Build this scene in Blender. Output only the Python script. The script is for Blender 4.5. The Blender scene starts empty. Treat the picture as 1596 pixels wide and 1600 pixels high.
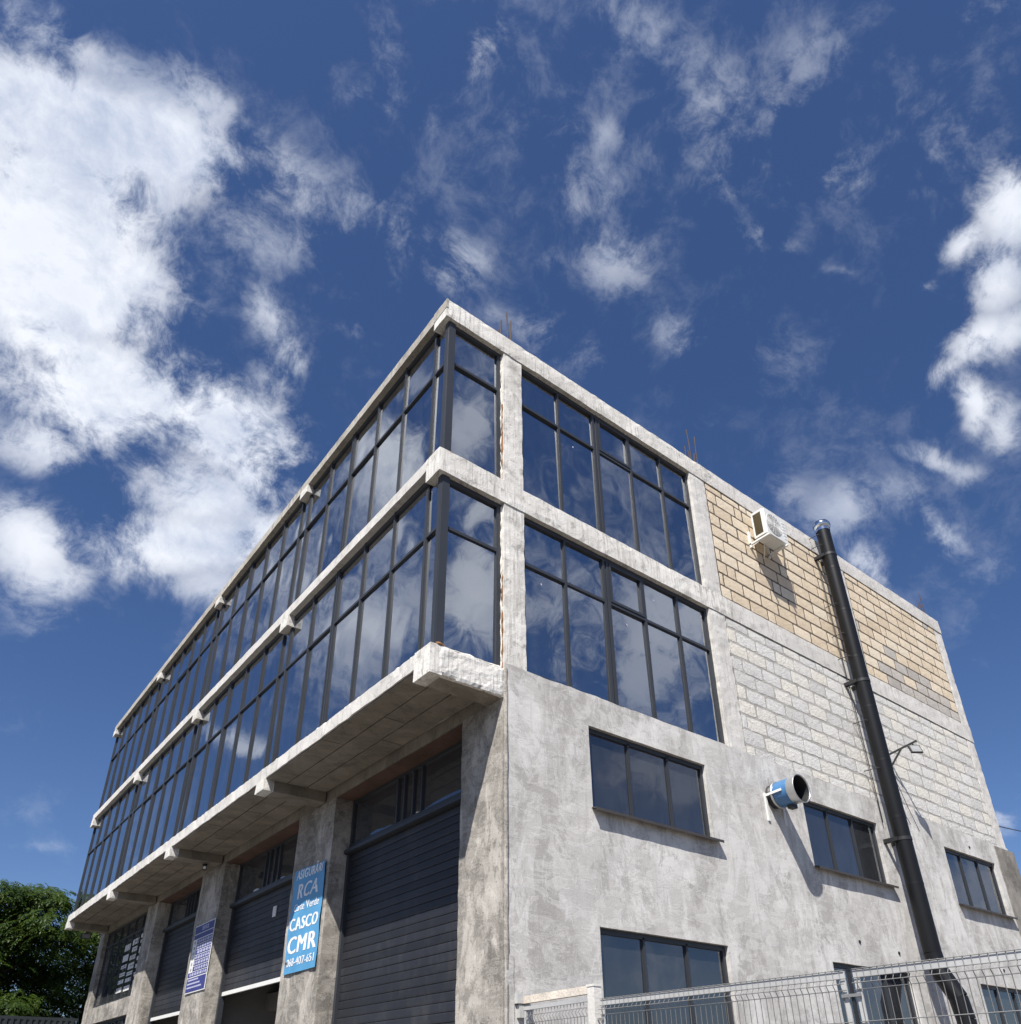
import bpy, bmesh, math, random
from mathutils import Vector, Matrix, Euler, noise as mnoise
random.seed(7)
R_ = math.radians
scene = bpy.context.scene

# ------------------------------------------------------------------ camera
cam_data = bpy.data.cameras.new('camera')
cam = bpy.data.objects.new('camera', cam_data)
scene.collection.objects.link(cam)
cam_data.sensor_fit = 'HORIZONTAL'
cam_data.sensor_width = 36.0
cam_data.lens = 27.495
cam_data.shift_x = -0.00337
cam_data.shift_y = 0.17162
cam_data.clip_start = 0.05
cam_data.clip_end = 2000.0
cR = Vector((0.78900844, -0.61433413, -0.00769822))
cU = Vector((-0.2773838, -0.36737699, 0.88774567))
cD = Vector((0.54820061, 0.69830346, 0.46026989))
m = Matrix.Identity(4)
for i in range(3):
    m[i][0] = cR[i]; m[i][1] = cU[i]; m[i][2] = -cD[i]
m.translation = Vector((-5.0516, -6.6057, -4.5694))
cam.matrix_world = m
scene.camera = cam

# ------------------------------------------------------------------ light
SUN_DIR = Vector((0.588, 0.422, -1.0)).normalized()          # the way the light travels
SUN_EL = math.asin(-SUN_DIR.z)
sun_data = bpy.data.lights.new('sun', 'SUN')
sun_data.energy = 5.0
sun_data.angle = R_(0.53)
sun_data.color = (1.0, 0.955, 0.89)
sun = bpy.data.objects.new('sun', sun_data)
sun.rotation_euler = SUN_DIR.to_track_quat('-Z', 'Y').to_euler()
sun.location = (-30, -22, 50)
scene.collection.objects.link(sun)

scene.view_settings.view_transform = 'Standard'
scene.view_settings.look = 'None'
scene.view_settings.gamma = 1.0
scene.view_settings.use_curve_mapping = False
scene.view_settings.exposure = 0.62
scene.render.engine = 'CYCLES'
scene.cycles.use_denoising = True
scene.cycles.max_bounces = 6
scene.cycles.transparent_max_bounces = 10
scene.cycles.caustics_reflective = False
scene.cycles.caustics_refractive = False
scene.cycles.sample_clamp_indirect = 4.0

# clouds: centre direction (x, y, z), frame (rx, ry, rz), half sizes, weight
BLOBS = [
 (-0.0839, 0.579, 0.811, -0.6405, -0.1465, -0.1809, 0.2387, 0.1096, 1.3),
 (-0.0033, 0.5526, 0.8334, -0.6175, -0.0516, -0.1428, 0.1396, 0.1004, 1.2),
 (-0.0727, 0.6406, 0.7644, -0.6381, -0.3428, -0.439, 0.2215, 0.1291, 1.3),
 (0.011, 0.5865, 0.8099, -0.4669, -0.4164, -0.7702, 0.1392, 0.0669, 0.9),
 (-0.0438, 0.6867, 0.7256, -0.7128, -0.328, -0.411, 0.2303, 0.1284, 1.25),
 (0.0143, 0.6524, 0.7577, -0.6706, -0.2982, -0.4413, 0.113, 0.0868, 1.0),
 (0.0462, 0.6798, 0.7319, -0.7666, -0.0467, -0.1449, 0.0657, 0.06, 0.85),
 (-0.0436, 0.7293, 0.6828, -0.8086, -0.223, -0.2081, 0.1351, 0.068, 1.1),
 (0.0165, 0.7418, 0.6704, -0.8524, -0.1592, -0.2467, 0.2044, 0.1205, 1.2),
 (-0.0168, 0.7892, 0.6139, -0.8734, -0.3357, -0.2959, 0.1088, 0.0704, 0.9),
 (0.1312, 0.7218, 0.6796, -0.8373, 0.2687, 0.0042, 0.1837, 0.105, 1.3),
 (0.1891, 0.7276, 0.6595, -0.8712, -0.182, -0.459, 0.1115, 0.1456, 1.1),
 (0.1591, 0.7715, 0.616, -0.9312, -0.0492, -0.3103, 0.1934, 0.0934, 1.0),
 (0.1499, 0.8083, 0.5694, -0.9659, -0.1935, -0.3965, 0.2202, 0.0931, 1.1),
 (0.2209, 0.7801, 0.5854, -0.9614, -0.168, -0.4314, 0.0934, 0.1097, 1.0),
 (0.0108, 0.8487, 0.5288, -1.0288, -0.1276, -0.1307, 0.1145, 0.087, 1.0),
 (0.0401, 0.8612, 0.5066, -1.0302, -0.2736, -0.2468, 0.1016, 0.0755, 0.9),
 (0.1914, 0.8244, 0.5326, -1.009, -0.1865, -0.3734, 0.0994, 0.0695, 0.8),
 (0.145, 0.6208, 0.7704, -0.621, 0.3708, 0.2298, 0.0724, 0.0556, 0.72),
 (0.1765, 0.6357, 0.7515, -0.6891, 0.2847, 0.0469, 0.0607, 0.0498, 0.74),
 (0.1694, 0.6652, 0.7272, -0.7286, 0.3006, 0.0584, 0.0767, 0.0671, 0.6),
 (-0.0925, 0.5228, 0.8474, -0.5763, -0.0302, 0.0528, 0.1803, 0.0504, 0.75),
 (0.0092, 0.5099, 0.8602, -0.5521, 0.0328, -0.0033, 0.0954, 0.0537, 0.8),
 (-0.13, 0.5292, 0.8385, -0.4364, -0.3902, -0.4914, 0.0828, 0.0498, 0.7),
 (0.113, 0.5188, 0.8474, -0.5788, 0.1392, -0.059, 0.1662, 0.0875, 0.6),
 (0.1837, 0.4978, 0.8476, -0.558, 0.1887, -0.1007, 0.1316, 0.0594, 0.5),
 (0.2258, 0.4882, 0.843, -0.5644, 0.1744, -0.1986, 0.1067, 0.0445, 0.45),
 (0.1079, 0.5784, 0.8086, -0.6388, -0.1102, -0.3883, 0.1354, 0.0859, 0.5),
 (0.1672, 0.5498, 0.8184, -0.604, -0.1534, -0.5548, 0.0951, 0.0568, 0.42),
 (0.054, 0.8836, 0.4652, -1.0577, 0.4424, 0.157, 0.1199, 0.0768, 0.45),
 (0.3775, 0.2637, 0.8877, -0.5285, 0.2386, -0.7785, 0.5917, 0.3047, 0.34),
 (0.5659, 0.0764, 0.8209, -0.547, 0.4188, -0.88, 0.2675, 0.2404, 0.33),
 (0.2155, 0.3753, 0.9015, -0.5034, 0.0057, -0.6606, 0.3001, 0.2584, 0.3),
 (0.1941, 0.5152, 0.8348, -0.6216, 0.0948, -0.3411, 0.3153, 0.1183, 0.4),
 (0.7506, 0.3042, 0.5866, -0.9951, 0.0852, -1.221, 0.3602, 0.2361, 0.3),
 (0.2331, 0.3332, 0.9136, -0.3086, -0.2724, -1.3547, 0.0897, 0.0418, 0.62),
 (0.1463, 0.3853, 0.9111, -0.4262, -0.127, -0.6774, 0.0507, 0.1043, 0.4),
 (0.142, 0.427, 0.893, -0.4555, -0.1246, -0.5983, 0.0515, 0.0299, 0.45),
 (0.1684, 0.4032, 0.8995, -0.4548, -0.0955, -0.613, 0.037, 0.0602, 0.42),
 (0.3009, 0.48, 0.8241, -0.6156, -0.0286, -0.6367, 0.0913, 0.0668, 0.6),
 (0.2142, 0.4145, 0.8845, -0.4886, -0.0685, -0.622, 0.0306, 0.0381, 0.4),
 (0.3733, 0.3381, 0.8639, -0.5082, 0.2364, -0.4508, 0.0868, 0.0958, 0.53),
 (0.3534, 0.3002, 0.886, -0.4477, 0.219, -0.4474, 0.0381, 0.0443, 0.52),
 (0.3175, 0.3455, 0.8831, -0.4999, 0.0489, -0.6834, 0.0697, 0.0584, 0.38),
 (0.4359, 0.3616, 0.8241, -0.5683, 0.2875, -0.4768, 0.0986, 0.0878, 0.58),
 (0.3829, 0.4035, 0.831, -0.5952, 0.0579, -0.695, 0.0576, 0.032, 0.45),
 (0.3348, 0.2106, 0.9185, -0.3617, 0.2533, -0.4713, 0.1564, 0.0549, 0.5),
 (0.4125, 0.2011, 0.8885, -0.4613, 0.2079, -0.7558, 0.1136, 0.0954, 0.49),
 (0.4648, 0.2156, 0.8588, -0.4929, 0.3005, -0.6511, 0.1189, 0.1136, 0.48),
 (0.4756, 0.1531, 0.8663, -0.4775, 0.2742, -0.7921, 0.0825, 0.0827, 0.48),
 (0.4609, 0.1123, 0.8803, -0.4273, 0.2996, -0.7888, 0.1178, 0.0655, 0.42),
 (0.5311, 0.1683, 0.8304, -0.498, 0.3759, -0.6935, 0.1153, 0.0615, 0.52),
 (0.5312, 0.2416, 0.8121, -0.5111, 0.4128, -0.551, 0.1247, 0.0332, 0.48),
 (0.5188, 0.352, 0.7791, -0.6757, 0.1709, -0.7879, 0.0818, 0.0614, 0.5),
 (0.4087, 0.4644, 0.7857, -0.6821, 0.0497, -0.6946, 0.1027, 0.0713, 0.5),
 (0.2376, 0.5732, 0.7842, -0.6723, -0.1169, -0.5658, 0.0666, 0.0616, 0.4),
 (0.6037, 0.205, 0.7704, -0.5345, 0.4762, -0.5928, 0.046, 0.0159, 0.42),
 (0.3641, 0.4859, 0.7946, -0.6593, 0.0057, -0.66, 0.0683, 0.0311, 0.4),
 (0.597, 0.0667, 0.7995, -0.6651, 0.0366, -1.4516, 0.1126, 0.1096, 0.45),
 (0.5069, 0.0421, 0.861, -0.4114, 0.3823, -0.8196, 0.1325, 0.0407, 0.4),
 (0.5431, -0.0025, 0.8396, -0.4156, 0.4265, -0.8383, 0.069, 0.0294, 0.42),
 (0.1798, 0.3231, 0.9291, -0.3858, -0.0316, -0.6461, 0.0993, 0.0435, 0.35),
 (0.4651, 0.4449, 0.7653, -0.7085, 0.0925, -0.7323, 0.103, 0.0564, 0.4),
 (0.6204, 0.288, 0.7295, -0.5004, 0.641, -0.3079, 0.1487, 0.0889, 0.36),
 (0.6661, 0.0625, 0.7432, -0.7562, 0.0651, -1.4289, 0.0578, 0.093, 0.98),
 (0.6646, 0.1017, 0.7402, -0.7485, 0.0308, -1.4052, 0.0487, 0.0452, 0.9),
 (0.7024, 0.0941, 0.7056, -0.7121, 0.4311, -0.9902, 0.0587, 0.0779, 0.92),
 (0.7273, 0.1323, 0.6735, -0.8377, -0.1118, -1.5196, 0.069, 0.0532, 0.95),
 (0.7267, 0.17, 0.6656, -0.8395, -0.1453, -1.4868, 0.0504, 0.0404, 0.8),
 (0.738, 0.1111, 0.6656, -0.7736, 0.4241, -1.0288, 0.0493, 0.0539, 0.9),
 (0.7539, 0.164, 0.6362, -0.8938, -0.0829, -1.4394, 0.0392, 0.0606, 0.95),
 (0.7789, 0.1504, 0.6088, -0.4816, 0.8328, -0.4246, 0.0668, 0.0361, 0.8),
 (0.6692, 0.149, 0.728, -0.7519, 0.1232, -1.2288, 0.0279, 0.0205, 0.6),
 (0.7612, 0.2144, 0.612, -0.79, 0.5512, -0.8373, 0.1016, 0.0236, 0.65),
 (0.7822, 0.1956, 0.5915, -0.7666, 0.6277, -0.7842, 0.0507, 0.0259, 0.6),
 (0.7326, 0.3227, 0.5993, -0.9242, -0.1861, -1.3268, 0.1052, 0.0681, 0.68),
 (0.7552, 0.2652, 0.5995, -0.9379, 0.0001, -1.2543, 0.0782, 0.0495, 0.5),
 (0.7971, 0.2401, 0.5541, -0.6262, 0.8426, -0.4804, 0.0778, 0.0363, 0.7),
 (0.7718, 0.326, 0.546, -0.9908, -0.2227, -1.3316, 0.0458, 0.0761, 0.75),
 (0.6971, 0.3633, 0.6181, -0.8974, 0.2292, -0.9247, 0.0651, 0.0509, 0.45),
 (0.8368, 0.2177, 0.5024, -1.0275, 0.3302, -1.1338, 0.0665, 0.0551, 0.4),
 (0.9091, 0.3121, 0.276, -1.3005, 0.1844, -1.2049, 0.0796, 0.044, 0.62),
 (0.9118, 0.2892, 0.2917, -1.2819, 0.2007, -1.2138, 0.0523, 0.0469, 0.6),
 (0.8524, 0.2497, 0.4595, -1.0851, 0.2979, -1.1472, 0.081, 0.0482, 0.36),
 (0.1035, 0.9651, 0.2404, -1.3241, -0.1284, -0.1674, 0.1265, 0.0217, 0.42),
 (0.0753, 0.9582, 0.276, -1.2854, -0.1545, -0.1617, 0.1677, 0.0312, 0.3),
 (-0.3265, 0.6534, 0.683, -2.2912, -0.0753, -2.5675, 0.1048, 0.1303, 1.1),
 (-0.2823, 0.7408, 0.6095, -2.2173, -0.1342, -2.6589, 0.0412, 0.0625, 0.95),
 (-0.2596, 0.7872, 0.5595, -2.1588, -0.1492, -2.7029, 0.0693, 0.0712, 0.8),
 (-0.3759, 0.7622, 0.527, -2.1058, -0.0694, -2.6025, 0.1152, 0.0869, 0.95),
 (-0.3407, 0.7995, 0.4947, -2.075, -0.0984, -2.6621, 0.0635, 0.0646, 0.9),
 (-0.3734, 0.6835, 0.6273, -2.2339, -0.0634, -2.5675, 0.0642, 0.0636, 0.85),
 (-0.2735, 0.885, 0.3768, -1.9527, 0.2229, -2.9051, 0.0946, 0.0354, 0.85),
 (-0.3461, 0.7538, 0.5585, -2.0866, -0.0555, -2.5718, 0.3869, 0.3865, 0.66),
 (-0.3065, 0.5855, 0.7505, -2.4114, -0.0745, -2.5515, 0.0693, 0.0572, 0.5),
 (-0.2427, 0.8388, 0.4874, -2.0679, -0.1449, -2.7393, 0.1546, 0.1068, 0.45),
 (0.4726, -0.6908, 0.5473, -2.0931, -0.0005, 0.649, 0.1468, 0.2057, 0.96),
 (0.4367, -0.6288, 0.6434, -2.2423, -0.0043, 0.6473, 0.1008, 0.0994, 0.82),
 (0.3843, -0.5641, 0.7308, -2.3533, -0.0055, 0.6493, 0.1421, 0.1714, 0.76),
 (0.5736, -0.6283, 0.5256, -2.0473, 0.0846, 0.7863, 0.3852, 0.338, 0.64),
 (0.6758, -0.552, 0.4884, -2.0137, 0.1345, 0.8854, 0.2991, 0.2956, 0.58),
 (0.5227, -0.5136, 0.6804, -2.264, 0.12, 0.7823, 0.3348, 0.25, 0.45),
 (0.5598, -0.4505, 0.6954, -2.3915, 0.3665, 0.5433, 0.0885, 0.0421, 0.55),
 (0.7003, -0.6249, 0.3452, -1.8958, 0.0833, 0.8654, 0.2319, 0.1094, 0.55),
 (0.726, -0.6736, 0.1386, -1.6801, 0.0376, 0.8736, 0.2547, 0.1141, 0.5),
]


def node(nt, kind, **kw):
    n = nt.nodes.new(kind)
    for k, v in kw.items():
        setattr(n, k, v)
    return n
def link(nt, a, b):
    nt.links.new(a, b)
def math_node(nt, op, a, b=None, clamp=False):
    n = node(nt, 'ShaderNodeMath', operation=op, use_clamp=clamp)
    for i, v in enumerate((a, b)):
        if v is None: continue
        if isinstance(v, (int, float)): n.inputs[i].default_value = v
        else: link(nt, v, n.inputs[i])
    return n.outputs[0]
def map_range(nt, v, a, b, c=0.0, d=1.0, smooth=False):
    n = node(nt, 'ShaderNodeMapRange')
    n.interpolation_type = 'SMOOTHSTEP' if smooth else 'LINEAR'
    n.clamp = True
    link(nt, v, n.inputs[0])
    for i, x in zip((1, 2, 3, 4), (a, b, c, d)): n.inputs[i].default_value = x
    return n.outputs[0]
def noise_tex(nt, vec, scale, detail=4, rough=0.55, distortion=0.0):
    n = node(nt, 'ShaderNodeTexNoise')
    n.inputs['Scale'].default_value = scale
    n.inputs['Detail'].default_value = detail
    n.inputs['Roughness'].default_value = rough
    n.inputs['Distortion'].default_value = distortion
    if vec is not None: link(nt, vec, n.inputs['Vector'])
    return n
def mapping(nt, vec, loc=(0,0,0), rot=(0,0,0), scale=(1,1,1), kind='POINT'):
    n = node(nt, 'ShaderNodeMapping', vector_type=kind)
    link(nt, vec, n.inputs['Vector'])
    n.inputs['Location'].default_value = loc
    n.inputs['Rotation'].default_value = rot
    n.inputs['Scale'].default_value = scale
    return n.outputs[0]
def mix_rgb(nt, fac, a, b, blend='MIX'):
    n = node(nt, 'ShaderNodeMix', data_type='RGBA', blend_type=blend)
    for i, v in ((0, fac), (6, a), (7, b)):
        if isinstance(v, (int, float)): n.inputs[i].default_value = v
        elif isinstance(v, tuple): n.inputs[i].default_value = (*v, 1.0) if len(v) == 3 else v
        else: link(nt, v, n.inputs[i])
    return n.outputs[2]

world = bpy.data.worlds.new('World')
scene.world = world
world.use_nodes = True
world.cycles.sampling_method = 'MANUAL'
world.cycles.sample_map_resolution = 256
wn = world.node_tree
wn.nodes.clear()
w_out = node(wn, 'ShaderNodeOutputWorld')
SKY_STRENGTH = 0.12
FB_K = 5.6
A_LO, A_HI = 0.35, 1.55
W_LO = 0.12
CLOUD_LO, CLOUD_HI = (2.9, 3.3, 4.2), (5.1, 5.3, 5.7)
sky = node(wn, 'ShaderNodeTexSky', sky_type='NISHITA')
sky.sun_disc = False
sky.sun_elevation = SUN_EL
sky.sun_rotation = math.atan2(-SUN_DIR.x, -SUN_DIR.y)
sky.altitude = 200.0
sky.air_density = 1.0
sky.dust_density = 0.6
sky.ozone_density = 2.5
w_tc = node(wn, 'ShaderNodeTexCoord')
D0 = w_tc.outputs['Generated']
hs = node(wn, 'ShaderNodeHueSaturation')
hs.inputs['Saturation'].default_value = 1.10
hs.inputs['Value'].default_value = 0.55
link(wn, sky.outputs[0], hs.inputs['Color'])
sky_col = mix_rgb(wn, 1.0, hs.outputs[0], (0.775, 0.83, 1.02), 'MULTIPLY')
# warped direction, so that cloud outlines are ragged
warp = noise_tex(wn, D0, 5.0, 5, 0.6)
wv = node(wn, 'ShaderNodeVectorMath', operation='SUBTRACT')
link(wn, warp.outputs['Color'], wv.inputs[0]); wv.inputs[1].default_value = (0.5, 0.5, 0.5)
ws = node(wn, 'ShaderNodeVectorMath', operation='SCALE')
link(wn, wv.outputs[0], ws.inputs[0]); ws.inputs['Scale'].default_value = 0.08
wa = node(wn, 'ShaderNodeVectorMath', operation='ADD')
link(wn, D0, wa.inputs[0]); link(wn, ws.outputs[0], wa.inputs[1])
DW = wa.outputs[0]
# scattered clouds over the rest of the sky, of the same kind
vd = node(wn, 'ShaderNodeVectorMath', operation='DOT_PRODUCT')
link(wn, D0, vd.inputs[0]); vd.inputs[1].default_value = Vector((0.44, 0.55, 0.70)).normalized()
outside = map_range(wn, vd.outputs['Value'], 0.72, 0.55, 0.0, 1.0, True)
gen = noise_tex(wn, D0, 2.6, 3, 0.5)
genv = map_range(wn, gen.outputs['Fac'], 0.42, 0.72, 0.0, 0.75, True)
base_mass = math_node(wn, 'MULTIPLY', genv, outside)
cw_ = noise_tex(wn, D0, 9.0, 3, 0.5)                # curls the fine cloud detail
cv = node(wn, 'ShaderNodeVectorMath', operation='MULTIPLY_ADD')
link(wn, cw_.outputs['Color'], cv.inputs[0]); cv.inputs[1].default_value = (0.07, 0.07, 0.07); link(wn, D0, cv.inputs[2])
f1 = noise_tex(wn, cv.outputs[0], 10.0, 11, 0.68, 0.0)
off = node(wn, 'ShaderNodeVectorMath', operation='ADD')
link(wn, cv.outputs[0], off.inputs[0]); off.inputs[1].default_value = tuple(-SUN_DIR * 0.03)
f2 = noise_tex(wn, off.outputs[0], 10.0, 6, 0.68, 0.0)
fb = math_node(wn, 'SUBTRACT', f1.outputs['Fac'], 0.5)
fbk = math_node(wn, 'MULTIPLY', fb, FB_K)
relief = math_node(wn, 'SUBTRACT', f1.outputs['Fac'], f2.outputs['Fac'])
big = noise_tex(wn, D0, 4.5, 6, 0.55)
shade = math_node(wn, 'ADD', math_node(wn, 'MULTIPLY', relief, 2.8), map_range(wn, big.outputs['Fac'], 0.30, 0.66, 0.22, 1.0))
shade = math_node(wn, 'ADD', shade, 0.05, True)

def sky_leaf(blobs):
    """background shader for one sector of the sky: only the cloud masses that reach it"""
    gt = bpy.data.node_groups.new('cloud_masses', 'ShaderNodeTree')
    gt.interface.new_socket('direction', in_out='INPUT', socket_type='NodeSocketVector')
    gt.interface.new_socket('mass', in_out='INPUT', socket_type='NodeSocketFloat')
    gt.interface.new_socket('mass', in_out='OUTPUT', socket_type='NodeSocketFloat')
    gi = node(gt, 'NodeGroupInput'); go = node(gt, 'NodeGroupOutput')
    total = gi.outputs[1]
    for (bx_, by_, bz_, rx, ry, rz, sa, sb, wgt) in blobs:
        q = mapping(gt, gi.outputs[0], (bx_, by_, bz_), (rx, ry, rz), (sa, sb, 1.0), 'TEXTURE')
        ln = node(gt, 'ShaderNodeVectorMath', operation='LENGTH')
        link(gt, q, ln.inputs[0])
        v = map_range(gt, ln.outputs['Value'], 0.0, 1.0, wgt, 0.0, True)
        n = node(gt, 'ShaderNodeMath', operation='SMOOTH_MAX'); n.inputs[2].default_value = 0.25
        link(gt, total, n.inputs[0]); link(gt, v, n.inputs[1])
        total = n.outputs[0]
    link(gt, total, go.inputs[0])
    gn = node(wn, 'ShaderNodeGroup'); gn.node_tree = gt
    link(wn, DW, gn.inputs[0]); link(wn, base_mass, gn.inputs[1])
    total = gn.outputs[0]
    dens = math_node(wn, 'ADD', math_node(wn, 'MULTIPLY', total, 1.6), fbk)
    alpha = map_range(wn, dens, A_LO, A_HI, 0.0, 1.0, True)
    gate = map_range(wn, total, 0.03, 0.30, 0.0, 1.0, True)
    alpha = math_node(wn, 'MULTIPLY', alpha, gate)
    alpha = math_node(wn, 'MULTIPLY', alpha, map_range(wn, total, 0.30, 1.0, W_LO, 1.0))
    bg = node(wn, 'ShaderNodeBackground')
    bg.inputs['Strength'].default_value = SKY_STRENGTH
    # deeper parts of a cloud are a little darker than its thin sunlit rim
    deep = map_range(wn, dens, 1.5, 2.8, 0.0, 0.22)
    sh2 = math_node(wn, 'SUBTRACT', shade, deep, True)
    cl = mix_rgb(wn, sh2, CLOUD_LO, CLOUD_HI)
    link(wn, mix_rgb(wn, alpha, sky_col, cl), bg.inputs['Color'])
    return bg.outputs[0]
AXES = [Vector(a).normalized() for a in ((1,0,0), (0,1,0), (0,0,1), (1,1,0), (1,-1,0), (0.79,-0.61,0), (-0.28,-0.37,0.89), (0.55,0.70,0.46))]
def sky_tree(blobs, depth=0):
    best = None
    if len(blobs) > 12 and depth < 4:
        for a in AXES:
            vals = sorted(a.dot(Vector(b[:3])) for b in blobs)
            for q in range(1, len(vals)):
                t = (vals[q] + vals[q-1]) / 2
                hi = [b for b in blobs if a.dot(Vector(b[:3])) + max(b[6], b[7]) + 0.05 > t]
                lo = [b for b in blobs if a.dot(Vector(b[:3])) - max(b[6], b[7]) - 0.05 < t]
                sc = max(len(hi), len(lo)) + 0.3 * (len(hi) + len(lo))
                if best is None or sc < best[0]: best = (sc, a, t, hi, lo)
    if best is None or max(len(best[3]), len(best[4])) > len(blobs) - 2: return sky_leaf(blobs)
    sc, a, t, hi, lo = best
    dp = node(wn, 'ShaderNodeVectorMath', operation='DOT_PRODUCT')
    link(wn, D0, dp.inputs[0]); dp.inputs[1].default_value = a
    side = math_node(wn, 'GREATER_THAN', dp.outputs['Value'], t)
    mx = node(wn, 'ShaderNodeMixShader')
    link(wn, side, mx.inputs[0])
    link(wn, sky_tree(lo, depth + 1), mx.inputs[1]); link(wn, sky_tree(hi, depth + 1), mx.inputs[2])
    return mx.outputs[0]
link(wn, sky_tree(BLOBS), w_out.inputs['Surface'])


# ------------------------------------------------------------------ materials
MATS = {}
def new_mat(name):
    mt = bpy.data.materials.new(name)
    mt.use_nodes = True
    nt = mt.node_tree
    nt.nodes.clear()
    out = node(nt, 'ShaderNodeOutputMaterial')
    b = node(nt, 'ShaderNodeBsdfPrincipled')
    link(nt, b.outputs[0], out.inputs['Surface'])
    MATS[name] = mt
    return mt, nt, b, out
def position(nt):
    return node(nt, 'ShaderNodeNewGeometry').outputs['Position']
def ramp(nt, v, stops):
    n = node(nt, 'ShaderNodeValToRGB')
    link(nt, v, n.inputs[0])
    el = n.color_ramp.elements
    while len(el) < len(stops): el.new(0.5)
    for e, (p, c) in zip(el, stops):
        e.position = p; e.color = (*c, 1.0) if not isinstance(c, float) else (c, c, c, 1.0)
    return n.outputs[0]
def bump(nt, b, h, dist, strength=1.0):
    n = node(nt, 'ShaderNodeBump')
    n.inputs['Strength'].default_value = strength
    n.inputs['Distance'].default_value = dist
    link(nt, h, n.inputs['Height'])
    link(nt, n.outputs[0], b.inputs['Normal'])

def plain(name, col, rough=0.5, metal=0.0, vary=0.12, bump_d=0.0, bscale=40.0, spec=0.5):
    mt, nt, b, out = new_mat(name)
    p = position(nt)
    n1 = noise_tex(nt, p, 2.3, 5, 0.6)
    n2 = noise_tex(nt, p, 37.0, 3, 0.6)
    f = math_node(nt, 'ADD', math_node(nt, 'MULTIPLY', n1.outputs['Fac'], 0.7), math_node(nt, 'MULTIPLY', n2.outputs['Fac'], 0.3))
    lo = tuple(c * (1 - vary) for c in col); hi = tuple(min(1, c * (1 + vary)) for c in col)
    c = ramp(nt, f, [(0.3, lo), (0.7, hi)])
    link(nt, c, b.inputs['Base Color'])
    b.inputs['Roughness'].default_value = rough
    b.inputs['Metallic'].default_value = metal
    b.inputs['Specular IOR Level'].default_value = spec
    if bump_d: bump(nt, b, noise_tex(nt, p, bscale, 4, 0.6).outputs['Fac'], bump_d)
    return mt

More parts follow.
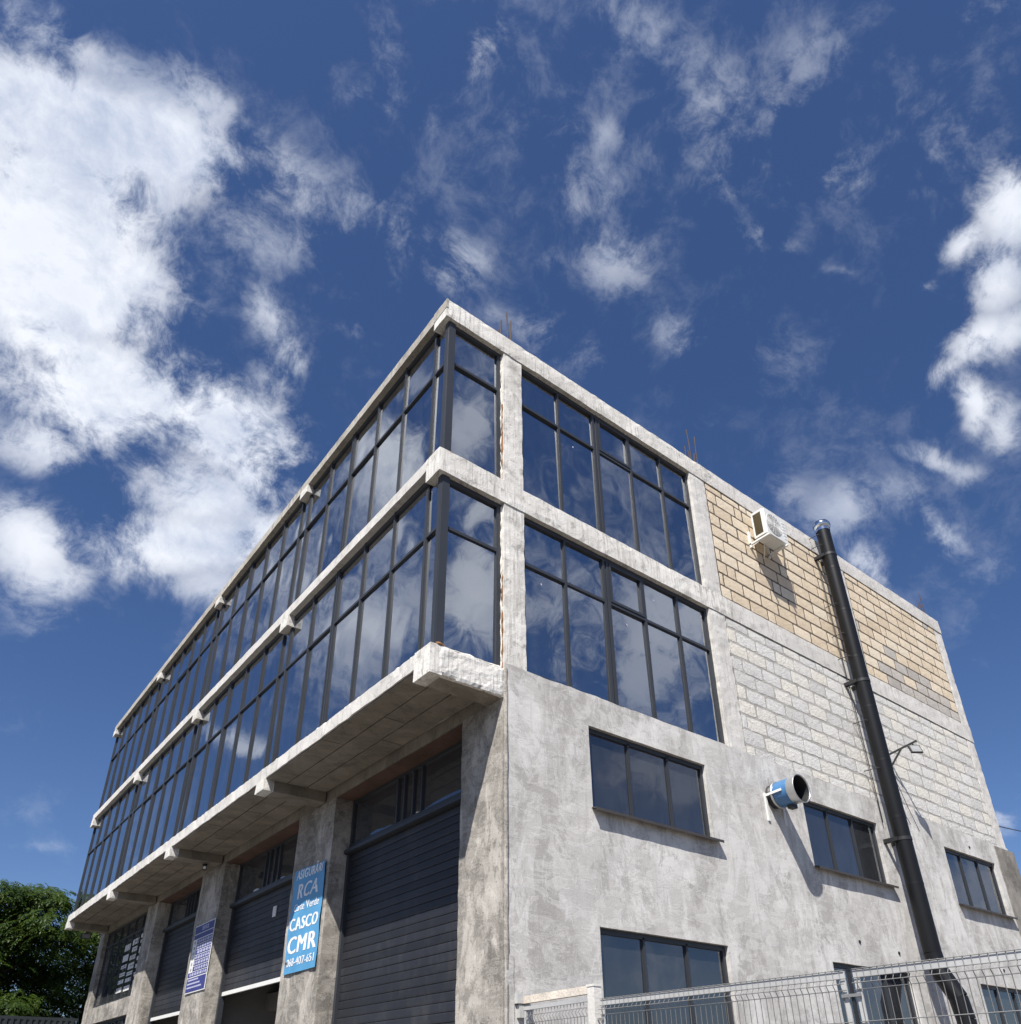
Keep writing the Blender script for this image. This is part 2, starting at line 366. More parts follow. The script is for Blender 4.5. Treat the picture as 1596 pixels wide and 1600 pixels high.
def plaster(name, dark, mid, light, patch=0.5, pits=0.0, bump_s=0.45, runs=0.4):
    """trowelled cement render: broad blotches, crisp trowel smears and fine grain"""
    mt, nt, b, out = new_mat(name)
    p = position(nt)
    big = noise_tex(nt, p, 0.6, 7, 0.64, 0.8)
    smear = noise_tex(nt, mapping(nt, p, (3, 1, 7), (0.2, 0.5, 0.1), (1.0, 1.0, 0.55)), 2.2, 9, 0.66, 1.2)
    strok = noise_tex(nt, mapping(nt, p, (0, 0, 0), (0.0, 0.7, 0.0), (1.0, 1.0, 2.6)), 2.7, 8, 0.66, 0.7)
    fine = noise_tex(nt, p, 55.0, 4, 0.7)
    v = math_node(nt, 'ADD', math_node(nt, 'MULTIPLY', big.outputs['Fac'], 0.5), math_node(nt, 'MULTIPLY', smear.outputs['Fac'], 0.5))
    c = ramp(nt, v, [(0.38, dark), (0.47, mid), (0.52, mid), (0.61, light)])
    blot = noise_tex(nt, mapping(nt, p, (9, 4, 2), (0, 0, 0), (1.0, 1.0, 0.5)), 1.5, 11, 0.72, 0.5)
    c = mix_rgb(nt, math_node(nt, 'MULTIPLY', map_range(nt, blot.outputs['Fac'], 0.53, 0.565), 0.7), c, tuple(x * 0.92 for x in dark))
    c = mix_rgb(nt, math_node(nt, 'MULTIPLY', map_range(nt, blot.outputs['Fac'], 0.455, 0.425), 0.65), c, light)
    # trowel smears with one crisp side
    cr = ramp(nt, strok.outputs['Fac'], [(0.50, 0.0), (0.53, 1.0), (0.57, 0.7), (0.70, 0.0)])
    c = mix_rgb(nt, math_node(nt, 'MULTIPLY', cr, patch), c, light)
    cd = ramp(nt, smear.outputs['Fac'], [(0.38, 0.0), (0.44, 1.0), (0.455, 0.0)])
    c = mix_rgb(nt, math_node(nt, 'MULTIPLY', cd, 0.45), c, dark)
    run = noise_tex(nt, mapping(nt, p, (0, 0, 0), (0, 0, 0), (9.0, 9.0, 0.4)), 1.0, 6, 0.68, 0.2)
    c = mix_rgb(nt, math_node(nt, 'MULTIPLY', map_range(nt, run.outputs['Fac'], 0.55, 0.72), runs), c, tuple(x * 0.75 for x in dark))
    c = mix_rgb(nt, 0.22, c, ramp(nt, fine.outputs['Fac'], [(0.35, tuple(x * 0.7 for x in dark)), (0.65, light)]))
    # hair cracks
    vo = node(nt, 'ShaderNodeTexVoronoi', feature='DISTANCE_TO_EDGE')
    wp = noise_tex(nt, p, 2.2, 6, 0.65)
    mixv = node(nt, 'ShaderNodeVectorMath', operation='ADD')
    link(nt, p, mixv.inputs[0]); link(nt, wp.outputs['Color'], mixv.inputs[1])
    link(nt, mixv.outputs[0], vo.inputs['Vector']); vo.inputs['Scale'].default_value = 0.55
    crack = map_range(nt, vo.outputs['Distance'], 0.0, 0.005, 1.0, 0.0)
    crack = math_node(nt, 'MULTIPLY', crack, map_range(nt, big.outputs['Fac'], 0.48, 0.56))
    c = mix_rgb(nt, math_node(nt, 'MULTIPLY', crack, 0.5), c, tuple(x * 0.45 for x in dark))
    h = math_node(nt, 'ADD', math_node(nt, 'MULTIPLY', strok.outputs['Fac'], 0.35), math_node(nt, 'MULTIPLY', cr, 0.03))
    h = math_node(nt, 'ADD', h, math_node(nt, 'MULTIPLY', smear.outputs['Fac'], 0.5))
    h = math_node(nt, 'ADD', h, math_node(nt, 'MULTIPLY', fine.outputs['Fac'], 0.10))
    if pits:
        pt = noise_tex(nt, p, 26.0, 4, 0.62)
        pv_ = map_range(nt, pt.outputs['Fac'], 0.64, 0.69)
        h = math_node(nt, 'SUBTRACT', h, math_node(nt, 'MULTIPLY', pv_, 0.5))
        c = mix_rgb(nt, math_node(nt, 'MULTIPLY', pv_, pits), c, tuple(x * 0.4 for x in dark))
    link(nt, c, b.inputs['Base Color'])
    b.inputs['Roughness'].default_value = 0.9
    b.inputs['Specular IOR Level'].default_value = 0.2
    bump(nt, b, h, 0.018, bump_s)
    return mt

def limewash(name, dark, mid, light, streak=0.6):
    """old whitened concrete with dark vertical runs and worn spots"""
    mt, nt, b, out = new_mat(name)
    p = position(nt)
    st = noise_tex(nt, mapping(nt, p, (0, 0, 0), (0, 0, 0), (14.0, 14.0, 0.8)), 1.5, 8, 0.72, 0.35)
    st2 = noise_tex(nt, mapping(nt, p, (5, 2, 0), (0, 0, 0), (30.0, 30.0, 0.9)), 1.3, 5, 0.7, 0.2)
    sp = noise_tex(nt, p, 6.5, 9, 0.72, 0.5)
    bg = noise_tex(nt, p, 1.3, 5, 0.6)
    fine = noise_tex(nt, p, 50.0, 4, 0.7)
    c = ramp(nt, bg.outputs['Fac'], [(0.35, mid), (0.62, light)])
    s = math_node(nt, 'MULTIPLY', map_range(nt, st.outputs['Fac'], 0.50, 0.62), map_range(nt, bg.outputs['Fac'], 0.38, 0.58, 0.15, 1.0))
    c = mix_rgb(nt, math_node(nt, 'MULTIPLY', s, streak), c, dark)
    c = mix_rgb(nt, math_node(nt, 'MULTIPLY', map_range(nt, st2.outputs['Fac'], 0.56, 0.66), streak * 0.75), c, tuple(x * 0.7 for x in dark))
    blo = noise_tex(nt, mapping(nt, p, (2, 7, 1), (0, 0, 0), (1, 1, 0.7)), 2.4, 9, 0.72, 0.6)
    c = mix_rgb(nt, math_node(nt, 'MULTIPLY', map_range(nt, blo.outputs['Fac'], 0.53, 0.62), 0.5), c, tuple(x * 1.15 for x in dark))
    w = map_range(nt, sp.outputs['Fac'], 0.55, 0.63)
    c = mix_rgb(nt, math_node(nt, 'MULTIPLY', w, 0.55), c, tuple(x * 0.85 for x in dark))
    c = mix_rgb(nt, math_node(nt, 'MULTIPLY', map_range(nt, fine.outputs['Fac'], 0.52, 0.66), 0.5), c, tuple(x * 0.68 for x in mid))
    link(nt, c, b.inputs['Base Color'])
    b.inputs['Roughness'].default_value = 0.92
    b.inputs['Specular IOR Level'].default_value = 0.15
    h = math_node(nt, 'ADD', math_node(nt, 'MULTIPLY', sp.outputs['Fac'], 0.6), math_node(nt, 'MULTIPLY', fine.outputs['Fac'], 0.4))
    h = math_node(nt, 'ADD', h, math_node(nt, 'MULTIPLY', st.outputs['Fac'], 0.6))
    bump(nt, b, h, 0.014, 0.7)
    return mt

def block_mat(name, cols, bd=0.012):
    mt, nt, b, out = new_mat(name)
    p = position(nt)
    oi = node(nt, 'ShaderNodeObjectInfo')
    n = len(cols)
    c = ramp(nt, oi.outputs['Random'], [(i / (n - 1), cc) for i, cc in enumerate(cols)])
    g = noise_tex(nt, p, 22.0, 6, 0.7)
    c = mix_rgb(nt, math_node(nt, 'MULTIPLY', map_range(nt, g.outputs['Fac'], 0.40, 0.66), 0.35), c, tuple(x * 0.62 for x in cols[0]))
    g2 = noise_tex(nt, p, 3.0, 5, 0.6)
    c = mix_rgb(nt, math_node(nt, 'MULTIPLY', map_range(nt, g2.outputs['Fac'], 0.48, 0.66), 0.35), c, tuple(min(1, x * 1.15) for x in cols[-1]))
    link(nt, c, b.inputs['Base Color'])
    b.inputs['Roughness'].default_value = 0.92
    b.inputs['Specular IOR Level'].default_value = 0.15
    bump(nt, b, g.outputs['Fac'], bd, 0.9)
    return mt

def glass(name, refl, tint, gloss, wav=0.0006, grey_veil=0.0):
    """coated insulating glass: a mirror-like coat over tinted clear glass"""
    mt = bpy.data.materials.new(name)
    mt.use_nodes = True
    nt = mt.node_tree
    nt.nodes.clear()
    out = node(nt, 'ShaderNodeOutputMaterial')
    gl = node(nt, 'ShaderNodeBsdfGlossy')
    gl.inputs['Roughness'].default_value = 0.0
    gl.inputs['Color'].default_value = (*gloss, 1)
    tr = node(nt, 'ShaderNodeBsdfTransparent')
    tr.inputs['Color'].default_value = (*tint, 1)
    fr = node(nt, 'ShaderNodeFresnel'); fr.inputs['IOR'].default_value = 1.52
    fac = math_node(nt, 'ADD', math_node(nt, 'MULTIPLY', fr.outputs[0], 1.0 - refl), refl, True)
    mx = node(nt, 'ShaderNodeMixShader')
    link(nt, fac, mx.inputs[0]); link(nt, tr.outputs[0], mx.inputs[1]); link(nt, gl.outputs[0], mx.inputs[2])
    p = position(nt)
    oi = node(nt, 'ShaderNodeObjectInfo')
    add = node(nt, 'ShaderNodeVectorMath', operation='ADD')
    sc_ = node(nt, 'ShaderNodeVectorMath', operation='SCALE'); sc_.inputs['Scale'].default_value = 40.0
    cmb = node(nt, 'ShaderNodeCombineXYZ')
    for i in range(3): link(nt, oi.outputs['Random'], cmb.inputs[i])
    link(nt, cmb.outputs[0], sc_.inputs[0])
    link(nt, p, add.inputs[0]); link(nt, sc_.outputs[0], add.inputs[1])
    wv_ = noise_tex(nt, add.outputs[0], 1.3, 1, 0.4)
    bp = node(nt, 'ShaderNodeBump'); bp.inputs['Strength'].default_value = 1.0; bp.inputs['Distance'].default_value = wav * 10
    link(nt, wv_.outputs['Fac'], bp.inputs['Height'])
    link(nt, bp.outputs[0], gl.inputs['Normal'])
    # dust and drip marks outside, plus an even grey veil painted for reflected sky
    df = node(nt, 'ShaderNodeBsdfDiffuse'); df.inputs['Color'].default_value = (0.40, 0.42, 0.45, 1)
    du = noise_tex(nt, mapping(nt, p, (0, 0, 0), (0, 0, 0), (3, 3, 0.8)), 2.0, 6, 0.7)
    dm = node(nt, 'ShaderNodeMixShader')
    link(nt, map_range(nt, du.outputs['Fac'], 0.45, 0.8, 0.005 + grey_veil, 0.05 + grey_veil), dm.inputs[0])
    link(nt, mx.outputs[0], dm.inputs[1]); link(nt, df.outputs[0], dm.inputs[2])
    link(nt, dm.outputs[0], out.inputs['Surface'])
    MATS[name] = mt
    return mt

M_PLASTER = plaster('cement_render', (0.345, 0.33, 0.308), (0.515, 0.50, 0.473), (0.71, 0.695, 0.665), 0.45, 0.0, 0.55)
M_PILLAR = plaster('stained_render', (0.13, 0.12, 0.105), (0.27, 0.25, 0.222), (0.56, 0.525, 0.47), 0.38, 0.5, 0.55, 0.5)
M_DIRTY = plaster('brown_render', (0.12, 0.11, 0.098), (0.20, 0.185, 0.165), (0.30, 0.28, 0.25), 0.3, 0.3)
M_LIME = limewash('limewashed_concrete', (0.26, 0.24, 0.21), (0.64, 0.615, 0.565), (0.82, 0.80, 0.75))
M_LIME2 = limewash('pale_concrete', (0.38, 0.36, 0.33), (0.60, 0.58, 0.545), (0.72, 0.70, 0.66), 0.5)
M_FASCIA = limewash('grey_fascia_concrete', (0.20, 0.185, 0.16), (0.38, 0.355, 0.31), (0.54, 0.51, 0.45), 0.7)
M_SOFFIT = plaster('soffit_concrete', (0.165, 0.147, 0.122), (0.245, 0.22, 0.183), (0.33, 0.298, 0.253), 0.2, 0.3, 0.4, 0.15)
M_RUSTPLATE = plain('rusty_formwork', (0.11, 0.062, 0.045), 0.85, 0, 0.5, 0.006)
M_BLOCK = block_mat('yellow_limestone', [(0.62, 0.505, 0.365), (0.69, 0.575, 0.425), (0.74, 0.625, 0.47), (0.78, 0.69, 0.545), (0.72, 0.60, 0.445)])
M_BLOCKG = block_mat('grey_limestone', [(0.43, 0.40, 0.365), (0.49, 0.46, 0.42), (0.53, 0.49, 0.44)])
M_BLOCKW = block_mat('pale_limestone', [(0.60, 0.585, 0.555), (0.68, 0.665, 0.63), (0.73, 0.715, 0.675), (0.77, 0.725, 0.63), (0.66, 0.65, 0.625)], 0.02)
M_JOINT = plain('dark_joint_mortar', (0.125, 0.10, 0.078), 0.95, 0, 0.3, 0.01)
M_MORTAR = plain('smeared_mortar', (0.40, 0.385, 0.355), 0.95, 0, 0.28, 0.012, 45.0)
M_FRAME = plain('anthracite_frame', (0.033, 0.037, 0.044), 0.45, 0, 0.10)
M_SLAT = plain('anthracite_shutter', (0.019, 0.0205, 0.026), 0.5, 0, 0.15, 0.0004, 300.0, 0.35)
M_SILL = plain('brown_metal_sill', (0.055, 0.048, 0.044), 0.5, 0.0, 0.15)
def slat_variation():
    nt = M_SLAT.node_tree; b = next(n for n in nt.nodes if n.type == 'BSDF_PRINCIPLED')
    src = b.inputs['Base Color'].links[0].from_socket
    oi = node(nt, 'ShaderNodeObjectInfo')
    f = map_range(nt, oi.outputs['Random'], 0, 1, 0.75, 1.3)
    dirt = noise_tex(nt, mapping(nt, position(nt), (0, 0, 0), (0, 0, 0), (1, 1.5, 0.8)), 1.6, 7, 0.68)
    c = mix_rgb(nt, math_node(nt, 'MULTIPLY', map_range(nt, dirt.outputs['Fac'], 0.5, 0.72), 0.12), src, (0.20, 0.19, 0.17))
    link(nt, mix_rgb(nt, 1.0, c, f, 'MULTIPLY'), b.inputs['Base Color'])
slat_variation()
M_GLASS = glass('curtain_glass', 0.42, (0.52, 0.56, 0.60), (0.90, 0.94, 1.0), 0.0008)
M_GLASS2 = glass('window_glass', 0.13, (0.70, 0.73, 0.76), (0.85, 0.87, 0.90), 0.0009, 0.045)
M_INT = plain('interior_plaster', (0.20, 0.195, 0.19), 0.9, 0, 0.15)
M_REVEAL = plain('white_reveal', (0.62, 0.61, 0.58), 0.8, 0, 0.08)
M_REBAR = plain('rusty_rebar', (0.085, 0.06, 0.05), 0.8, 0.3, 0.3)
M_FOAM = plain('aged_foam', (0.22, 0.105, 0.045), 0.95, 0, 0.55, 0.012, 60.0)
M_FOAMW = plain('lime_smear', (0.78, 0.75, 0.68), 0.95, 0, 0.15, 0.012, 60.0)
M_WHITE = plain('white_enamel', (0.74, 0.74, 0.71), 0.38, 0, 0.06)
M_OFFW = plain('ivory_plastic', (0.66, 0.63, 0.52), 0.5, 0, 0.1)
M_FIN = plain('coil_fins', (0.24, 0.20, 0.12), 0.6, 0.3, 0.25)
M_BLACKPL = plain('black_plastic', (0.018, 0.018, 0.02), 0.5, 0, 0.2)
M_PIPE = plain('matt_black_pipe', (0.007, 0.0075, 0.009), 0.45, 0.0, 0.25, spec=0.3)
M_STEEL = plain('polished_steel', (0.62, 0.62, 0.62), 0.14, 1.0, 0.08)
M_GALV = plain('galvanised_steel', (0.55, 0.55, 0.54), 0.38, 0.85, 0.15)
M_GALVD = plain('dull_zinc', (0.50, 0.50, 0.49), 0.55, 0.25, 0.2)
M_WIRE = plain('grey_wire', (0.24, 0.24, 0.235), 0.5, 0.3, 0.2)
M_POSTW = plain('flaking_white_paint', (0.62, 0.60, 0.56), 0.7, 0, 0.25, 0.004)
M_RUSTW = plain('rust_streaked_paint', (0.60, 0.54, 0.46), 0.8, 0, 0.45, 0.006)
M_BLUEM = plain('blue_machine_paint', (0.055, 0.16, 0.33), 0.32, 0.0, 0.35)
M_BANNER = plain('blue_vinyl', (0.095, 0.315, 0.55), 0.45, 0, 0.08)
M_TXT = plain('white_print', (0.82, 0.82, 0.82), 0.5, 0, 0.02)
M_NAVY = plain('navy_print', (0.045, 0.05, 0.20), 0.5, 0, 0.1)
M_LILAC = plain('pale_print', (0.42, 0.43, 0.58), 0.5, 0, 0.1)
M_PAPER = plain('white_paper', (0.70, 0.70, 0.68), 0.6, 0, 0.04)
M_SHADE = plain('grey_print', (0.30, 0.30, 0.32), 0.6, 0, 0.1)
M_DARKF = plain('dark_sheet_metal', (0.020, 0.026, 0.030), 0.6, 0.2, 0.2)
M_BARK = plain('bark', (0.09, 0.075, 0.06), 0.95, 0, 0.35, 0.02, 14.0)
M_GROUND = plain('gravel_ground', (0.15, 0.135, 0.12), 0.95, 0, 0.3, 0.02, 9.0)
M_ROAD = plain('asphalt', (0.055, 0.055, 0.056), 0.85, 0, 0.2, 0.006, 120.0)
M_KERB = plain('kerb_concrete', (0.19, 0.18, 0.165), 0.9, 0, 0.2, 0.006)
M_LAMPG = plain('lamp_glass', (0.30, 0.31, 0.30), 0.25, 0, 0.05)

def leaf_mat(name, a, b_, tr):
    mt, nt, b, out = new_mat(name)
    oi = noise_tex(nt, position(nt), 0.9, 3, 0.6)
    c = ramp(nt, oi.outputs['Fac'], [(0.3, a), (0.7, b_)])
    link(nt, c, b.inputs['Base Color'])
    b.inputs['Roughness'].default_value = 0.5
    b.inputs['Specular IOR Level'].default_value = 0.2
    t = node(nt, 'ShaderNodeBsdfTranslucent'); t.inputs['Color'].default_value = (*tr, 1)
    mx = node(nt, 'ShaderNodeMixShader'); mx.inputs[0].default_value = 0.30
    link(nt, b.outputs[0], mx.inputs[1]); link(nt, t.outputs[0], mx.inputs[2])
    link(nt, mx.outputs[0], out.inputs['Surface'])
    return mt
M_LEAF = leaf_mat('green_leaves', (0.018, 0.042, 0.010), (0.060, 0.095, 0.015), (0.10, 0.16, 0.016))

# ------------------------------------------------------------------ mesh helpers
COL = scene.collection
class MB:
    """collects boxes, tubes and sheets; build() links them as one mesh object"""
    def __init__(self):
        self.v, self.f, self.sm = [], [], []
    def quad_mesh(self, vs, fs, smooth=False):
        o = len(self.v)
        self.v += [tuple(q) for q in vs]
        self.f += [tuple(i + o for i in f) for f in fs]
        self.sm += [smooth] * len(fs)
        return self
    def box(self, x0, x1, y0, y1, z0, z1):
        vs = [(x0,y0,z0),(x1,y0,z0),(x1,y1,z0),(x0,y1,z0),(x0,y0,z1),(x1,y0,z1),(x1,y1,z1),(x0,y1,z1)]
        return self.quad_mesh(vs, [(0,3,2,1),(4,5,6,7),(0,1,5,4),(1,2,6,5),(2,3,7,6),(3,0,4,7)])
    def bar(self, a, b, w, h, up=(0,0,1)):
        a, b = Vector(a), Vector(b)
        d = (b - a).normalized()
        s = d.cross(Vector(up))
        if s.length < 1e-4: s = d.cross(Vector((1,0,0)))
        s.normalize(); t = s.cross(d)
        vs = []
        for p in (a, b):
            for i, j in ((-1,-1),(1,-1),(1,1),(-1,1)):
                vs.append(p + s * (w/2*i) + t * (h/2*j))
        return self.quad_mesh(vs, [(3,2,1,0),(4,5,6,7),(0,1,5,4),(1,2,6,5),(2,3,7,6),(3,0,4,7)])
    def tube(self, pts, radii, n=10, cap=True):
        pts = [Vector(p) for p in pts]
        if isinstance(radii, (int, float)): radii = [radii] * len(pts)
        rings = []
        ref = None
        for i, p in enumerate(pts):
            d = (pts[min(i+1, len(pts)-1)] - pts[max(i-1, 0)]).normalized()
            if ref is None:
                ref = d.cross(Vector((0,0,1)))
                if ref.length < 0.05: ref = d.cross(Vector((1,0,0)))
            s = (ref - d * ref.dot(d)).normalized(); ref = s
            t = d.cross(s)
            rings.append([p + (s*math.cos(a) + t*math.sin(a)) * radii[i] for a in [2*math.pi*k/n for k in range(n)]])
        vs = [q for r in rings for q in r]
        fs = []
        for i in range(len(rings)-1):
            for k in range(n):
                fs.append((i*n+k, i*n+(k+1)%n, (i+1)*n+(k+1)%n, (i+1)*n+k))
        self.quad_mesh(vs, fs, True)
        if cap:
            o = len(self.v)
            self.v += [tuple(q) for q in rings[0]] + [tuple(q) for q in rings[-1]]
            self.f += [tuple(o + k for k in reversed(range(n))), tuple(o + n + k for k in range(n))]
            self.sm += [False, False]
        return self
    def lathe_y(self, cx, cz, prof, n=32):
        """turned about an axis along y; prof = (y, radius) from outside to inside"""
        vs = [(cx + r*math.cos(2*math.pi*k/n), y, cz + r*math.sin(2*math.pi*k/n)) for y, r in prof for k in range(n)]
        fs = [(i*n+k, (i+1)*n+k, (i+1)*n+(k+1)%n, i*n+(k+1)%n) for i in range(len(prof)-1) for k in range(n)]
        return self.quad_mesh(vs, fs, True)
    def rough_box(self, x0, x1, y0, y1, z0, z1, step=0.1, amp=0.006, freq=5.0):
        """a box with worn, slightly uneven faces and edges"""
        lo = (x0, y0, z0); hi = (x1, y1, z1)
        n = [max(1, min(140, int(round((hi[i]-lo[i])/step)))) for i in range(3)]
        idx = {}; vs = []
        def vert(i, j, k):
            key = (i, j, k)
            if key not in idx:
                p = Vector((lo[0]+(hi[0]-lo[0])*i/n[0], lo[1]+(hi[1]-lo[1])*j/n[1], lo[2]+(hi[2]-lo[2])*k/n[2]))
                e = (i in (0, n[0])) + (j in (0, n[1])) + (k in (0, n[2]))
                q = mnoise.noise_vector(p * freq) * amp + mnoise.noise_vector(p * freq * 3.1) * amp * 0.5
                if e >= 2:                       # chip the arrises a little
                    ctr = Vector(((x0+x1)/2 if n[0] < 9 else p.x, (y0+y1)/2 if n[1] < 9 else p.y, (z0+z1)/2 if n[2] < 9 else p.z))
                    d = (ctr - p)
                    if d.length > 1e-6: q += d.normalized() * amp * (0.6 + 2.2 * max(0, mnoise.noise(p * 7.0)))
                idx[key] = len(vs); vs.append(p + q)
            return idx[key]
        fs = []
        for i in range(n[0]):
            for j in range(n[1]):
                fs.append((vert(i,j,0), vert(i,j+1,0), vert(i+1,j+1,0), vert(i+1,j,0)))
                fs.append((vert(i,j,n[2]), vert(i+1,j,n[2]), vert(i+1,j+1,n[2]), vert(i,j+1,n[2])))
        for i in range(n[0]):
            for k in range(n[2]):
                fs.append((vert(i,0,k), vert(i+1,0,k), vert(i+1,0,k+1), vert(i,0,k+1)))
                fs.append((vert(i,n[1],k), vert(i,n[1],k+1), vert(i+1,n[1],k+1), vert(i+1,n[1],k)))
        for j in range(n[1]):
            for k in range(n[2]):
                fs.append((vert(0,j,k), vert(0,j,k+1), vert(0,j+1,k+1), vert(0,j+1,k)))
                fs.append((vert(n[0],j,k), vert(n[0],j+1,k), vert(n[0],j+1,k+1), vert(n[0],j,k+1)))
        return self.quad_mesh(vs, fs)
    def mesh(self, name, mat):
        me = bpy.data.meshes.new(name)
        me.from_pydata(self.v, [], self.f)
        me.polygons.foreach_set('use_smooth', self.sm)
        me.materials.append(mat)
        me.update()
        return me
    def build(self, name, mat, parent=None, bevel=0.0):
        o = bpy.data.objects.new(name, self.mesh(name, mat))
        COL.objects.link(o)
        if parent is not None: attach(o, parent)
        if bevel:
            b = o.modifiers.new('edge', 'BEVEL'); b.width = bevel; b.segments = 2; b.limit_method = 'ANGLE'
        return o
def attach(o, parent):
    o.parent = parent
    o.matrix_parent_inverse = Matrix.Translation(world_loc(parent)).inverted()
def world_loc(o):
    """all parents here are moved only, never turned"""
    p = Vector(o.location)
    if o.parent is not None and o.get('_off') is None:
        pass
    return p
def empty(name, loc, label=None, cat=None, group=None):
    o = bpy.data.objects.new(name, None)
    o.location = loc
    o.empty_display_size = 0.2
    COL.objects.link(o)
    if label: tag(o, label, cat, group)
    return o
def tag(o, label=None, cat=None, group=None, kind=None):
    if label: o['label'] = label
    if cat: o['category'] = cat
    if group: o['group'] = group
    if kind: o['kind'] = kind
    return o
def inst(me, name, parent, loc, rot=(0,0,0), scale=(1,1,1)):
    o = bpy.data.objects.new(name, me)
    o.location = loc; o.rotation_euler = rot; o.scale = scale
    COL.objects.link(o)
    if parent is not None: attach(o, parent)
    return o
def text_obj(body, size, mat, name, parent, M, bold=0.0, shear=0.0, align='CENTER', extrude=0.001, sx=1.0, space=1.0, heavy=0.0):
    cu = bpy.data.curves.new(name, 'FONT')
    cu.body = body; cu.size = size; cu.align_x = align; cu.align_y = 'CENTER'
    cu.space_character = space; cu.offset = bold; cu.shear = shear; cu.extrude = extrude; cu.resolution_u = 3
    tmp = bpy.data.objects.new('tmp', cu)
    COL.objects.link(tmp)
    bpy.context.view_layer.update()
    dg = bpy.context.evaluated_depsgraph_get()
    me = bpy.data.meshes.new_from_object(tmp.evaluated_get(dg))
    bpy.data.objects.remove(tmp); bpy.data.curves.remove(cu)
    me.name = name
    me.transform(Matrix.Diagonal((sx, 1, 1, 1)))
    if heavy:                                   # thicken the strokes sideways
        bm = bmesh.new()
        for q, dx in enumerate((-heavy, 0.0, heavy)):
            n0 = len(bm.verts); bm.from_mesh(me); bm.verts.ensure_lookup_table()
            for v in bm.verts[n0:]: v.co.x += dx; v.co.z += 0.0004 * q
        bm.to_mesh(me); bm.free()
    me.transform(M)
    me.materials.clear(); me.materials.append(mat)
    o = bpy.data.objects.new(name, me)
    COL.objects.link(o)
    if parent is not None: attach(o, parent)
    return o


# ------------------------------------------------------------------ the setting
G = -6.2                                     # ground level; the first-floor slab top is z = 0
XC = -1.057                                  # street face of the cantilevered floors
g = MB()
g.quad_mesh([(-600,-600,G),(600,-600,G),(600,600,G),(-600,600,G)], [(0,1,2,3)])
tag(g.build('ground', M_GROUND), kind='structure')
r = MB(); r.box(-15.5, -8.0, -300, 300, G - 0.1, G + 0.004)
tag(r.build('road', M_ROAD), kind='structure')
kb = MB(); kb.box(-8.0, -7.85, -300, 300, G - 0.1, G + 0.12)
tag(kb.build('kerb', M_KERB), kind='structure')
pv = MB(); pv.box(-7.85, 0.0, -0.6, 19.7, G - 0.1, G + 0.02)
tag(pv.build('forecourt_pavement', M_KERB), kind='structure')

# ------------------------------------------------------------------ the building
BLD = empty('commercial_building', (0, 0, G), 'unfinished three storey concrete building with dark glazed cantilevered upper floors', 'building')
Z_ROOF = (5.585, 5.765, 5.957)
Z_MID = (2.60, 2.81, 3.0)
Z_LOW = (-0.39, -0.20, 0.0)
BEAMS = [(0.0, 0.35), (4.78, 5.12), (9.52, 9.86), (14.18, 14.52), (18.92, 19.26)]
YEND = 19.26

# slabs (their street edge is the visible fascia)
s = MB()
s.rough_box(XC, 0.36, 0.36, YEND, Z_ROOF[1], Z_ROOF[2], 0.12, 0.005)
s.box(0.36, 13.85, 0.36, YEND, Z_ROOF[1] + 0.01, Z_ROOF[2] - 0.01)
s.build('roof_slab', M_FASCIA, BLD)
s = MB()
s.rough_box(XC, 0.36, 0.345, YEND, Z_MID[1], Z_MID[2], 0.12, 0.005)
s.box(0.36, 13.5, 0.40, YEND, Z_MID[1] + 0.01, Z_MID[2] - 0.01)
s.build('floor_slab', M_LIME2, BLD)
s = MB()
s.rough_box(XC, -0.012, 0.345, YEND, Z_LOW[1], Z_LOW[2], 0.14, 0.008)
s.box(-0.012, 13.5, 0.40, YEND - 0.02, Z_LOW[1] + 0.01, Z_LOW[2] - 0.01)
s.build('floor_slab', M_LIME2, BLD)

# formwork-marked soffit panels under the lowest slab
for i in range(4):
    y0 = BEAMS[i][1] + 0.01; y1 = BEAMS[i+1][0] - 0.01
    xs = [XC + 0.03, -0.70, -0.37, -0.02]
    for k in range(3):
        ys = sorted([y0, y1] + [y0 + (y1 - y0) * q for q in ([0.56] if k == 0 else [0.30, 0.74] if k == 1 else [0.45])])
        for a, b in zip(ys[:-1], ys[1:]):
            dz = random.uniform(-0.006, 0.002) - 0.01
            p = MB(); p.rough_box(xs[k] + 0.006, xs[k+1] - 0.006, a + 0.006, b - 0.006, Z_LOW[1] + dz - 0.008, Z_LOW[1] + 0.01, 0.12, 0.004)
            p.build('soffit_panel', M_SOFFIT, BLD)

m_ = MB(); m_.box(XC + 0.03, -0.02, 0.36, YEND - 0.35, Z_LOW[1] - 0.004, Z_LOW[1] + 0.02); m_.build('soffit_joint', M_JOINT, BLD)
# beam ends that carry the cantilever
for lev, (zb, zs, zt) in enumerate((Z_LOW, Z_MID, Z_ROOF)):
    for i, (a, b) in enumerate(BEAMS):
        if i == 0 and lev > 0: continue
        top = zt if (i == 0) else zs - 0.002
        m_ = MB()
        x1 = -0.012 if lev == 0 else -0.3
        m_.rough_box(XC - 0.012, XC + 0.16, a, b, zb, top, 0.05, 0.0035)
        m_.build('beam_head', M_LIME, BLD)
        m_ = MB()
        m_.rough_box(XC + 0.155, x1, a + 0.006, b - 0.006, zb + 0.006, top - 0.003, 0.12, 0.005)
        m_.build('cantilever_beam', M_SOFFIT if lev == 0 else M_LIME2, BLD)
# the first beam's side on the long facade is whitewashed too
m_ = MB(); m_.rough_box(XC + 0.10, -0.008, -0.002, 0.06, Z_LOW[0] + 0.004, 0.0, 0.045, 0.010, 7.0)
m_.build('beam_face', M_LIME, BLD)

